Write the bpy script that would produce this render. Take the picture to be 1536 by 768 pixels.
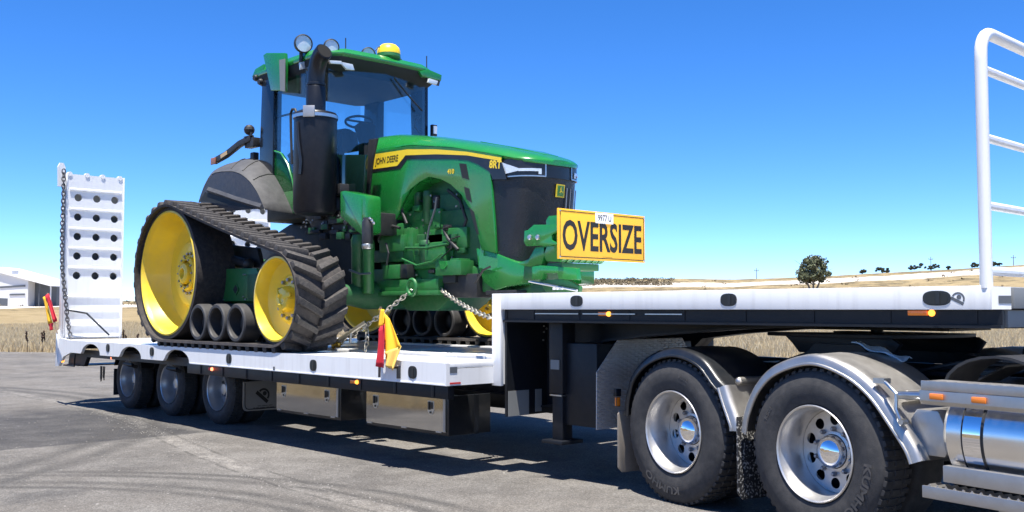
import bpy, bmesh, math, random
import numpy as np
from mathutils import Vector, Matrix
random.seed(7); RNG = np.random.default_rng(7)
for o in list(bpy.data.objects): bpy.data.objects.remove(o)
SC = bpy.context.scene
COL = SC.collection
R_ = math.radians

# ------------------------------------------------------------------ camera
FPX, YAW, PITCH = 1513.87, -0.81751, 0.052588
CAM = Vector((4.6947, -5.9986, 1.4374))
FW = Vector((math.sin(YAW)*math.cos(PITCH), math.cos(YAW)*math.cos(PITCH), math.sin(PITCH)))
RT = Vector((math.cos(YAW), -math.sin(YAW), 0)); UP = RT.cross(FW)
cd = bpy.data.cameras.new('camera'); cam = bpy.data.objects.new('camera', cd); COL.objects.link(cam)
cd.sensor_width = 36; cd.lens = 36*FPX/1536; cd.clip_start = 0.05; cd.clip_end = 6000
M = Matrix((RT, UP, -FW)).transposed().to_4x4(); M.translation = CAM; cam.matrix_world = M
SC.camera = cam
# ------------------------------------------------------------------ sky and sun
SUN = Vector((0.165, -0.20, 1.0)).normalized()
w = bpy.data.worlds.new('World'); SC.world = w; w.use_nodes = True
nt = w.node_tree; nt.nodes.clear()
sky = nt.nodes.new('ShaderNodeTexSky'); sky.sky_type = 'NISHITA'; sky.sun_disc = False
sky.sun_elevation = math.asin(SUN.z); sky.sun_rotation = math.atan2(SUN.x, SUN.y)
sky.altitude = 0; sky.air_density = 0.5; sky.dust_density = 0.1; sky.ozone_density = 5.0
hs = nt.nodes.new('ShaderNodeHueSaturation'); hs.inputs['Saturation'].default_value = 1.25
hs.inputs['Hue'].default_value = 0.506
bg = nt.nodes.new('ShaderNodeBackground'); bg.inputs['Strength'].default_value = 0.125
wo = nt.nodes.new('ShaderNodeOutputWorld')
nt.links.new(sky.outputs[0], hs.inputs['Color']); nt.links.new(hs.outputs[0], bg.inputs['Color']); nt.links.new(bg.outputs[0], wo.inputs[0])
sd = bpy.data.lights.new('sun', 'SUN'); sd.energy = 4.9; sd.angle = R_(0.53); sd.color = (1.0, 0.955, 0.88)
so = bpy.data.objects.new('sun', sd); COL.objects.link(so); so.rotation_mode = 'QUATERNION'
so.rotation_quaternion = SUN.to_track_quat('Z', 'Y'); so.location = (0, 0, 30)
vs = SC.view_settings; vs.view_transform = 'Standard'; vs.look = 'None'; vs.gamma = 1; vs.exposure = 1.2; vs.use_curve_mapping = False
SC.render.resolution_x = 1024; SC.render.resolution_y = 512
SC.render.engine = 'CYCLES'
try: SC.cycles.max_bounces = 8; SC.cycles.transparent_max_bounces = 16
except Exception: pass

# ------------------------------------------------------------------ pixel -> point on a known plane
def on(px, py, X=None, Y=None, Z=None):
    d = FW + RT*((px-768)/FPX) + UP*((384-py)/FPX)
    for i, v in enumerate((X, Y, Z)):
        if v is not None: t = (v-CAM[i])/d[i]
    return CAM + d*t
def xz(pts, Y): return [(on(a, b, Y=Y).x, on(a, b, Y=Y).z) for a, b in pts]
def yz(pts, X): return [(on(a, b, X=X).y, on(a, b, X=X).z) for a, b in pts]

# ------------------------------------------------------------------ materials
MATS = {}
def mat(name, col, rough=0.5, metal=0.0, var=0.12, vscale=6.0, bump=0.0, bscale=60.0, coat=0.0, emit=0, dust=0.0, dcol=(.32, .26, .2), spec=0.5, rvar=0.1, grime=0.0):
    m = bpy.data.materials.new(name); m.use_nodes = True; n = m.node_tree; L = n.links.new
    b = n.nodes['Principled BSDF']
    tc = n.nodes.new('ShaderNodeTexCoord')
    no = n.nodes.new('ShaderNodeTexNoise'); no.inputs['Scale'].default_value = vscale; no.inputs['Detail'].default_value = 6; no.inputs['Roughness'].default_value = .65
    L(tc.outputs['Object'], no.inputs['Vector'])
    mx = n.nodes.new('ShaderNodeMix'); mx.data_type = 'RGBA'
    mx.inputs['A'].default_value = tuple(c*(1-var) for c in col)+(1,); mx.inputs['B'].default_value = tuple(min(1, c*(1+var)) for c in col)+(1,)
    L(no.outputs['Fac'], mx.inputs['Factor']); out = mx.outputs['Result']
    if dust > 0:      # wind-blown dust lying in uneven patches
        n2 = n.nodes.new('ShaderNodeTexNoise'); n2.inputs['Scale'].default_value = vscale*2.3; n2.inputs['Detail'].default_value = 9; n2.inputs['Roughness'].default_value = .7
        L(tc.outputs['Object'], n2.inputs['Vector'])
        mr = n.nodes.new('ShaderNodeMapRange'); mr.inputs['From Min'].default_value = .38; mr.inputs['From Max'].default_value = .7; mr.inputs['To Max'].default_value = dust
        L(n2.outputs['Fac'], mr.inputs['Value'])
        m2 = n.nodes.new('ShaderNodeMix'); m2.data_type = 'RGBA'; m2.inputs['B'].default_value = dcol+(1,)
        L(mr.outputs[0], m2.inputs['Factor']); L(out, m2.inputs['A']); out = m2.outputs['Result']
    if grime > 0:     # vertical streaks of road grime
        mp = n.nodes.new('ShaderNodeMapping'); mp.inputs['Scale'].default_value = (9, 9, .7); L(tc.outputs['Object'], mp.inputs['Vector'])
        n3 = n.nodes.new('ShaderNodeTexNoise'); n3.inputs['Scale'].default_value = 2.0; n3.inputs['Detail'].default_value = 7; L(mp.outputs[0], n3.inputs['Vector'])
        m3 = n.nodes.new('ShaderNodeMapRange'); m3.inputs['From Min'].default_value = .5; m3.inputs['From Max'].default_value = .8; m3.inputs['To Max'].default_value = grime
        L(n3.outputs['Fac'], m3.inputs['Value'])
        m4 = n.nodes.new('ShaderNodeMix'); m4.data_type = 'RGBA'; m4.inputs['B'].default_value = (.17, .145, .12, 1)
        L(m3.outputs[0], m4.inputs['Factor']); L(out, m4.inputs['A']); out = m4.outputs['Result']
    L(out, b.inputs['Base Color'])
    rr = n.nodes.new('ShaderNodeMapRange'); rr.inputs['To Min'].default_value = max(.02, rough-rvar); rr.inputs['To Max'].default_value = min(1, rough+rvar)
    L(no.outputs['Fac'], rr.inputs['Value']); L(rr.outputs[0], b.inputs['Roughness'])
    b.inputs['Metallic'].default_value = metal; b.inputs['Specular IOR Level'].default_value = spec
    b.inputs['Coat Weight'].default_value = coat; b.inputs['Coat Roughness'].default_value = .06
    if bump > 0:
        nb = n.nodes.new('ShaderNodeTexNoise'); nb.inputs['Scale'].default_value = bscale; nb.inputs['Detail'].default_value = 5
        L(tc.outputs['Object'], nb.inputs['Vector'])
        bp = n.nodes.new('ShaderNodeBump'); bp.inputs['Strength'].default_value = bump; bp.inputs['Distance'].default_value = .01
        L(nb.outputs['Fac'], bp.inputs['Height']); L(bp.outputs[0], b.inputs['Normal'])
    if emit:
        b.inputs['Emission Color'].default_value = col+(1,); b.inputs['Emission Strength'].default_value = emit
    MATS[name] = m; return m
white = mat('white_paint', (.78, .78, .77), .38, var=.04, vscale=2.5, coat=.25, grime=.16, dust=.06, dcol=(.5, .46, .40))
ramp_w = mat('ramp_white', (.76, .77, .78), .45, var=.04, vscale=3, grime=.10)
green = mat('green_paint', (.010, .190, .030), .27, var=.10, vscale=2.5, coat=.7, dust=.07, dcol=(.16, .20, .10))
green_f = mat('green_frame', (.012, .14, .030), .45, var=.2, vscale=6, coat=.15, dust=.10, bump=.05)
green_d = mat('green_engine', (.007, .090, .024), .5, var=.35, vscale=9, dust=.10, bump=.15)
yellow = mat('yellow_paint', (.86, .62, .035), .38, var=.10, vscale=3, coat=.3, dust=.22, dcol=(.55, .40, .16))
decal_y = mat('yellow_decal', (.85, .60, .03), .4, var=.03)
black = mat('black_paint', (.008, .010, .013), .35, var=.3, vscale=5, coat=.2, dust=.03)
chas = mat('black_chassis', (.005, .007, .011), .45, var=.35, vscale=5, spec=.35, dust=.02, bump=.08)
plastic = mat('black_plastic', (.016, .017, .019), .5, var=.25, vscale=8, dust=.05)
pillar_m = mat('cab_pillar_black', (.010, .014, .020), .25, var=.2, coat=.4)
fender_m = mat('grey_fender_plastic', (.050, .050, .052), .55, var=.25, vscale=5, dust=.30, dcol=(.15, .148, .148), bump=.1, bscale=200)
fender_d = mat('dark_fender_plastic', (.022, .024, .03), .5, var=.3, vscale=9, dust=.10, bump=.1)
rubber = mat('track_rubber', (.024, .022, .022), .75, var=.3, vscale=9, dust=.34, dcol=(.15, .12, .10), bump=.25, bscale=90)
lugm = mat('lug_rubber', (.022, .021, .021), .7, var=.35, vscale=14, dust=.36, dcol=(.19, .16, .135), bump=.25, bscale=80)
tyre_m = mat('tyre_rubber', (.026, .026, .027), .72, var=.25, vscale=7, dust=.30, dcol=(.12, .11, .10), bump=.15, bscale=120)
tyre_t = mat('tyre_lettering', (.048, .048, .048), .6, var=.2, dust=.2)
alu = mat('polished_aluminium', (.80, .79, .77), .24, 1.0, var=.05, vscale=3, rvar=.07, bump=.02, bscale=12)
mirror = mat('mirror_aluminium', (.52, .52, .52), .07, 1.0, var=.05, vscale=3, rvar=.04, bump=.006, bscale=5)
alu_r = mat('brushed_aluminium', (.50, .485, .46), .48, 1.0, var=.12, vscale=5, rvar=.12, dust=.22, bump=.05)
steel = mat('galvanised_steel', (.55, .57, .58), .32, 1.0, var=.18, vscale=9, dust=.12, bump=.06)
rimw = mat('alloy_rim', (.66, .645, .62), .40, .85, var=.15, vscale=6, rvar=.1, dust=.30, dcol=(.36, .33, .29))
chrome = mat('chrome', (.88, .88, .9), .06, 1.0, var=.03, rvar=.03)
bolt_m = mat('bolt_steel', (.35, .35, .37), .4, 1.0, var=.25, vscale=20)
chain_m = mat('chain_steel', (.48, .46, .41), .42, 1.0, var=.3, vscale=30, dust=.3)
gold = mat('gold_hook', (.55, .36, .08), .4, 1.0, var=.2)
sign_y = mat('sign_yellow', (.90, .46, .025), .45, var=.03, vscale=4, grime=.05)
ink = mat('black_ink', (.012, .011, .010), .55, var=.1)
paper = mat('white_label', (.80, .80, .79), .5, var=.02)
greyl = mat('grey_label', (.10, .11, .12), .5, var=.15)
redl = mat('red_label', (.55, .03, .03), .5, var=.1)
red_c = mat('red_cloth', (.62, .02, .035), .8, var=.12, vscale=8, bump=.3, bscale=260)
yel_c = mat('yellow_cloth', (.85, .46, .02), .8, var=.10, vscale=8, bump=.3, bscale=260)
amber = mat('amber_lens', (.85, .22, .02), .25, coat=.5)
amber_on = mat('amber_lamp_lit', (1.0, .36, .05), .3, emit=1.1)
red_on = mat('red_lamp_lit', (1.0, .25, .12), .3, emit=1.5)
grey_p = mat('grey_paint', (.20, .205, .20), .5, var=.12, vscale=4, grime=.15)
seat_m = mat('seat_fabric', (.02, .022, .025), .8, var=.2, bump=.2)
lens_m = mat('lamp_lens', (.62, .66, .68), .15, 0.2, var=.25, vscale=40, coat=.6)
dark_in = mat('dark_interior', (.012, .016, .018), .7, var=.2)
wood = mat('weathered_wood', (.16, .12, .09), .9, var=.3, vscale=12)
shed_w = mat('shed_cladding', (.62, .62, .62), .6, var=.05, vscale=.6)
shed_d = mat('shed_dark', (.09, .10, .115), .6, var=.2, vscale=.6)
shed_r = mat('shed_roof', (.70, .69, .68), .5, var=.05, vscale=.5)
def mesh_mat():
    m = mat('grille_mesh', (.010, .011, .013), .35, var=.2, vscale=8, coat=.1); n = m.node_tree; L = n.links.new
    tc = n.nodes.new('ShaderNodeTexCoord'); vo = n.nodes.new('ShaderNodeTexVoronoi'); vo.inputs['Scale'].default_value = 110
    L(tc.outputs['Object'], vo.inputs['Vector']); bp = n.nodes.new('ShaderNodeBump'); bp.inputs['Strength'].default_value = .9; bp.inputs['Distance'].default_value = .004
    L(vo.outputs['Distance'], bp.inputs['Height']); L(bp.outputs[0], n.nodes['Principled BSDF'].inputs['Normal']); return m
grille_m = mesh_mat()
def glass(name, tint, refl=.10):
    m = bpy.data.materials.new(name); m.use_nodes = True; n = m.node_tree; n.nodes.clear(); L = n.links.new
    o = n.nodes.new('ShaderNodeOutputMaterial'); t = n.nodes.new('ShaderNodeBsdfTransparent'); t.inputs[0].default_value = tint+(1,)
    g = n.nodes.new('ShaderNodeBsdfGlossy'); g.inputs['Roughness'].default_value = .02; lw = n.nodes.new('ShaderNodeLayerWeight'); lw.inputs[0].default_value = .5; pw = n.nodes.new('ShaderNodeMath'); pw.operation = 'POWER'; pw.inputs[1].default_value = 4; L(lw.outputs['Facing'], pw.inputs[0]); f = n.nodes.new('ShaderNodeMapRange'); f.inputs[3].default_value = refl*.35; f.inputs[4].default_value = .8; L(pw.outputs[0], f.inputs[0])
    x = n.nodes.new('ShaderNodeMixShader'); L(f.outputs[0], x.inputs[0]); L(t.outputs[0], x.inputs[1]); L(g.outputs[0], x.inputs[2]); L(x.outputs[0], o.inputs[0]); return m
glass_m = glass('tinted_glass', (.86, .935, .95), .2)
glass_c = glass('clear_lens', (.9, .93, .95))
def checker_mat():
    m = mat('tread_plate', (.60, .56, .52), .45, .35, var=.15, dust=.30); n = m.node_tree; L = n.links.new
    tc = n.nodes.new('ShaderNodeTexCoord'); outs = []
    for a, b in ((0.78, 0), (-0.78, .5)):
        mp = n.nodes.new('ShaderNodeMapping'); mp.inputs['Rotation'].default_value = (a, 0, 0); mp.inputs['Scale'].default_value = (1, 14, 34); mp.inputs['Location'].default_value = (0, b, b)
        L(tc.outputs['Object'], mp.inputs['Vector']); v = n.nodes.new('ShaderNodeTexVoronoi'); v.inputs['Scale'].default_value = 1; v.inputs['Randomness'].default_value = 0
        L(mp.outputs[0], v.inputs['Vector']); r = n.nodes.new('ShaderNodeMapRange'); r.inputs['From Min'].default_value = .42; r.inputs['From Max'].default_value = .25
        L(v.outputs['Distance'], r.inputs['Value']); outs.append(r.outputs[0])
    a = n.nodes.new('ShaderNodeMath'); a.operation = 'MAXIMUM'; L(outs[0], a.inputs[0]); L(outs[1], a.inputs[1])
    bp = n.nodes.new('ShaderNodeBump'); bp.inputs['Strength'].default_value = 1; bp.inputs['Distance'].default_value = .006
    L(a.outputs[0], bp.inputs['Height']); L(bp.outputs[0], n.nodes['Principled BSDF'].inputs['Normal']); return m
checker_m = checker_mat()

# ------------------------------------------------------------------ mesh builder
class MB:
    def __init__(s): s.v = []; s.f = []; s.m = []
    def add(s, vs, fs, m=0):
        o = len(s.v); s.v += [tuple(v) for v in vs]; s.f += [tuple(i+o for i in f) for f in fs]; s.m += [m]*len(fs); return s
    def box(s, x0, x1, y0, y1, z0, z1, m=0):
        return s.add([(x0,y0,z0),(x1,y0,z0),(x1,y1,z0),(x0,y1,z0),(x0,y0,z1),(x1,y0,z1),(x1,y1,z1),(x0,y1,z1)],
                     [(0,3,2,1),(4,5,6,7),(0,1,5,4),(1,2,6,5),(2,3,7,6),(3,0,4,7)], m)
    def obox(s, a, b, wy, wz, m=0, up=(0,0,1)):      # bar from a to b
        a = Vector(a); b = Vector(b); d = (b-a).normalized(); u = Vector(up)
        if abs(d.dot(u)) > .98: u = Vector((0,1,0))
        sd_ = d.cross(u).normalized(); u = sd_.cross(d)
        vs = []
        for p in (a, b):
            for i, j in ((-1,-1),(1,-1),(1,1),(-1,1)): vs.append(p+sd_*(i*wy/2)+u*(j*wz/2))
        return s.add(vs, [(0,1,2,3),(7,6,5,4),(0,4,5,1),(1,5,6,2),(2,6,7,3),(3,7,4,0)], m)
    def prism(s, poly, pl, a, b, m=0):
        n = len(poly)
        def P(p, t): return {'xz': (p[0], t, p[1]), 'yz': (t, p[0], p[1]), 'xy': (p[0], p[1], t)}[pl]
        vs = [P(p, a) for p in poly]+[P(p, b) for p in poly]
        return s.add(vs, [tuple(range(n))[::-1], tuple(range(n, 2*n))]+[(i, (i+1)%n, n+(i+1)%n, n+i) for i in range(n)], m)
    def lathe(s, prof, ax, c, n=32, m=0, closed=False, a0=0, a1=2*math.pi):   # prof = (radius, along)
        full = abs(a1-a0-2*math.pi) < 1e-6; k = n if full else n+1; vs = []; q = len(prof)
        for i in range(k):
            t = a0+(a1-a0)*i/n; ca, sa = math.cos(t), math.sin(t)
            for r, h in prof:
                if ax == 'y': vs.append((c[0]+r*ca, c[1]+h, c[2]+r*sa))
                elif ax == 'x': vs.append((c[0]+h, c[1]+r*ca, c[2]+r*sa))
                else: vs.append((c[0]+r*ca, c[1]+r*sa, c[2]+h))
        fs = []
        for i in range(n):
            j = (i+1) % k
            for e in range(q if closed else q-1):
                g = (e+1) % q; fs.append((i*q+e, j*q+e, j*q+g, i*q+g))
        return s.add(vs, fs, m)
    def cyl(s, a, b, r, n=16, m=0, r2=None):
        return s.tube([a, b], r, n, m, r2=r2)
    def tube(s, pts, r, n=8, m=0, r2=None, closed=False):
        pts = [Vector(p) for p in pts]; K = len(pts); vs = []; u = None
        for i, p in enumerate(pts):
            if closed: d = (pts[(i+1) % K]-pts[i-1]).normalized()
            else: d = (pts[min(i+1, K-1)]-pts[max(i-1, 0)]).normalized()
            if u is None:
                u = Vector((0,0,1)) if abs(d.z) < .9 else Vector((1,0,0))
            u = (u-d*u.dot(d)).normalized(); v = d.cross(u)
            rr = r if r2 is None else r+(r2-r)*i/(K-1)
            if not isinstance(rr, float) and hasattr(rr, '__len__'): rr = rr[i]
            for j in range(n):
                t = 2*math.pi*j/n; vs.append(p+u*(rr*math.cos(t))+v*(rr*math.sin(t)))
        fs = [(i*n+j, i*n+(j+1) % n, ((i+1) % K)*n+(j+1) % n, ((i+1) % K)*n+j) for i in range(K if closed else K-1) for j in range(n)]
        if not closed: fs += [tuple(range(n))[::-1], tuple(range((K-1)*n, K*n))]
        return s.add(vs, fs, m)
    def loft(s, rings, caps=True, closed=True, m=0):
        n = len(rings[0]); vs = [p for r in rings for p in r]; fs = []
        for i in range(len(rings)-1):
            for j in range(n if closed else n-1): fs.append((i*n+j, i*n+(j+1) % n, (i+1)*n+(j+1) % n, (i+1)*n+j))
        if caps and closed: fs += [tuple(range(n))[::-1], tuple(range((len(rings)-1)*n, len(rings)*n))]
        return s.add(vs, fs, m)
    def sph(s, c, r, n=12, m=0, sz=1.0):
        prof = [(max(1e-4, r*math.cos(t)), r*sz*math.sin(t)) for t in np.linspace(-math.pi/2, math.pi/2, n//2+1)]
        return s.lathe(prof, 'z', c, n, m)
    def build(s, name, mats, parent=None, org=(0,0,0), smooth=True, bevel=0.0, ang=32, loc=None, solid=0):
        me = bpy.data.meshes.new(name); o_ = Vector(org)
        me.from_pydata([tuple(Vector(v)-o_) for v in s.v], [], s.f); 
        if not isinstance(mats, (list, tuple)): mats = [mats]
        for m in mats: me.materials.append(m)
        if len(mats) > 1: me.polygons.foreach_set('material_index', s.m)
        bm = bmesh.new(); bm.from_mesh(me); bmesh.ops.recalc_face_normals(bm, faces=bm.faces)
        if bevel:
            es = [e for e in bm.edges if len(e.link_faces) == 2 and e.calc_face_angle(0) > R_(30)]
            try: bmesh.ops.bevel(bm, geom=es, offset=bevel, segments=2, affect='EDGES', profile=.6, clamp_overlap=True)
            except Exception: pass
        bm.to_mesh(me); bm.free()
        if smooth:
            me.polygons.foreach_set('use_smooth', [True]*len(me.polygons)); me.set_sharp_from_angle(angle=R_(min(ang, 22) if bevel else ang))
        ob = bpy.data.objects.new(name, me); COL.objects.link(ob)
        if parent: ob.parent = parent
        if loc is not None: ob.location = loc
        if name in ('bolt_head', 'frame_bolt', 'wheel_bolt', 'fitting', 'rivet', 'step_teeth', 'hose_fitting', 'conduit', 'border', 'printed_logo', 'printed_mark', 'hitch_label', 'air_coupling'): ob['kind'] = 'stuff'
        if solid:
            md = ob.modifiers.new('solid', 'SOLIDIFY'); md.thickness = solid; md.offset = 0
        return ob
def inst(src, parent, loc=None, M4=None, name=None):
    o = src.copy(); COL.objects.link(o); o.parent = parent
    if name: o.name = name
    if M4 is not None: o.matrix_local = M4
    elif loc is not None: o.location = loc
    return o
def copy_tree(o, parent):
    c = o.copy(); COL.objects.link(c); c.parent = parent
    for ch in o.children: copy_tree(ch, c)
    return c
def empty(name, loc, rz=0):
    o = bpy.data.objects.new(name, None); COL.objects.link(o); o.location = loc; o.rotation_euler = (0,0,rz); o.empty_display_size = .2; return o
def tag(o, label=None, cat=None, group=None, kind=None):
    for k, v in (('label', label), ('category', cat), ('group', group), ('kind', kind)):
        if v: o[k] = v
    return o
def arc(cx, cz, r, a0, a1, n): return [(cx+r*math.cos(R_(a0+(a1-a0)*i/n)), cz+r*math.sin(R_(a0+(a1-a0)*i/n))) for i in range(n+1)]
def text(s, height, fn, mb=None, stretch=1.0, bold=0.0, m=0, extrude=.0, center=True, sub=0, fit=None):
    cu = bpy.data.curves.new('t', 'FONT'); cu.body = s; cu.size = 1; cu.offset = bold; cu.resolution_u = 3
    ob = bpy.data.objects.new('t', cu); COL.objects.link(ob); bpy.context.view_layer.update()
    me = bpy.data.meshes.new_from_object(ob.evaluated_get(bpy.context.evaluated_depsgraph_get()))
    if sub:
        bm = bmesh.new(); bm.from_mesh(me); bmesh.ops.triangulate(bm, faces=bm.faces); bmesh.ops.subdivide_edges(bm, edges=[e for e in bm.edges if e.calc_length() > .15], cuts=2); bm.to_mesh(me); bm.free()
    vs = [v.co.copy() for v in me.vertices]; fs = [tuple(p.vertices) for p in me.polygons]
    xs = [v.x for v in vs]; ys = [v.y for v in vs]; k = height/.69
    x0 = (min(xs)+max(xs))/2 if center else min(xs); y0 = .345 if center else 0
    if fit: stretch = fit/((max(xs)-min(xs))*k)
    mb = mb or MB(); mb.add([fn((v.x-x0)*k*stretch, (v.y-y0)*k) for v in vs], fs, m)
    wid = (max(xs)-min(xs))*k*stretch
    bpy.data.objects.remove(ob); bpy.data.curves.remove(cu); bpy.data.meshes.remove(me)
    return mb
def holed_plate(mb, us, vs, holes, P, n=16, m=0):
    """sheet in (u,v) split in cells; holes = {(i,j): (cu,cv,ru,rv)}"""
    for i in range(len(us)-1):
        for j in range(len(vs)-1):
            a, b, c, d = us[i], us[i+1], vs[j], vs[j+1]
            if (i, j) not in holes: mb.add([P(a,c), P(b,c), P(b,d), P(a,d)], [(0,1,2,3)], m); continue
            cu, cv, ru, rv = holes[(i, j)]; inner = []; outer = []
            for t in range(n):
                th = 2*math.pi*t/n+math.pi/4; ca, sa = math.cos(th), math.sin(th)
                inner.append(P(cu+ru*ca, cv+rv*sa)); q = max(abs(ca), abs(sa))
                ou = (a+b)/2+(b-a)/2*ca/q; ov = (c+d)/2+(d-c)/2*sa/q; outer.append(P(ou, ov))
            mb.add(inner+outer, [(t, (t+1) % n, n+(t+1) % n, n+t) for t in range(n)], m)
    return mb

# ================================================================== SETTING
HZ = 463.7
AXIS = math.atan2(FW.x, FW.y)
def az_of_px(px): return AXIS+math.atan((px-768)/FPX)
SKYL = [(-900, 458), (0, 454), (215, 452), (480, 440), (870, 419), (1000, 418), (1100, 420), (1220, 417), (1310, 413), (1420, 409), (1536, 404), (2400, 395)]
def skyline(px): return float(np.interp(px, [a for a, b in SKYL], [b for a, b in SKYL]))
R0, R1 = 58.0, 262.0
ASPH = [(-64, -2.95), (-6.9, -2.95), (-5.2, -4.0), (-2.2, -9.0), (60, -9.0), (60, 34), (-3.5, 23.0), (-12.0, 17.6), (-20, 11.7), (-31.4, 5.2), (-36, 1.5), (-64, -1.0)]
def seg_d(px, py, poly):
    inside = False; best = 1e9; n = len(poly)
    for i in range(n):
        x1, y1 = poly[i]; x2, y2 = poly[(i+1) % n]
        if (y1 > py) != (y2 > py) and px < (x2-x1)*(py-y1)/(y2-y1)+x1: inside = not inside
        dx, dy = x2-x1, y2-y1; t = max(0, min(1, ((px-x1)*dx+(py-y1)*dy)/(dx*dx+dy*dy)))
        best = min(best, math.hypot(px-x1-t*dx, py-y1-t*dy))
    return -best if inside else best
def hnoise(x, y):
    return (math.sin(x*.11+1.3)*math.cos(y*.13+.4)+.5*math.sin(x*.27+y*.21)+.25*math.sin(x*.61-y*.53))
def terrain(x, y):
    dx, dy = x-CAM.x, y-CAM.y; r = math.hypot(dx, dy); a = (math.atan2(dx, dy)-AXIS+math.pi) % (2*math.pi)-math.pi
    px = 768+FPX*math.tan(max(-1.2, min(1.2, a)))
    back = max(0.0, min(1.0, (abs(a)-.75)/.5))
    E = (HZ-skyline(px))/FPX*(1-back)+.012*back
    if r <= R0: z = 0.0
    elif r <= R1:
        t = (r-R0)/(R1-R0); z = CAM.z+r*(-CAM.z/R0*(1-t)+E*t)+.25*t*hnoise(x, y)*min(1, (1-t)*4)
    else:
        z1 = CAM.z+R1*E; z = z1-(r-R1)*.02
        if r > 700: z = min(z, 6)
    d = seg_d(x, y, ASPH)
    if d < 0: return min(z, -.05)
    k = min(1, d/2.5); z = z*k-.05*(1-k)+.05*k*hnoise(x*4, y*4)*(r < 90)
    if y < 0 and x < 30 and r < 60: z += .9*min(1, d/3.5)      # low bank of the verge behind the camera
    return z
mb = MB()
rs = [0.5, 2, 4, 6, 8, 10, 13, 16, 19, 22, 25, 28, 31, 34, 37, 40, 44, 48, 52, 57, 62, 68, 75, 83, 92, 102, 113, 125, 138, 152, 166, 180, 194, 206, 216, 224, 232, 240, 247, 254, 260, 263, 270, 290, 330, 400, 520, 700, 1000, 1600, 3000, 5000]
NA = 300
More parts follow.
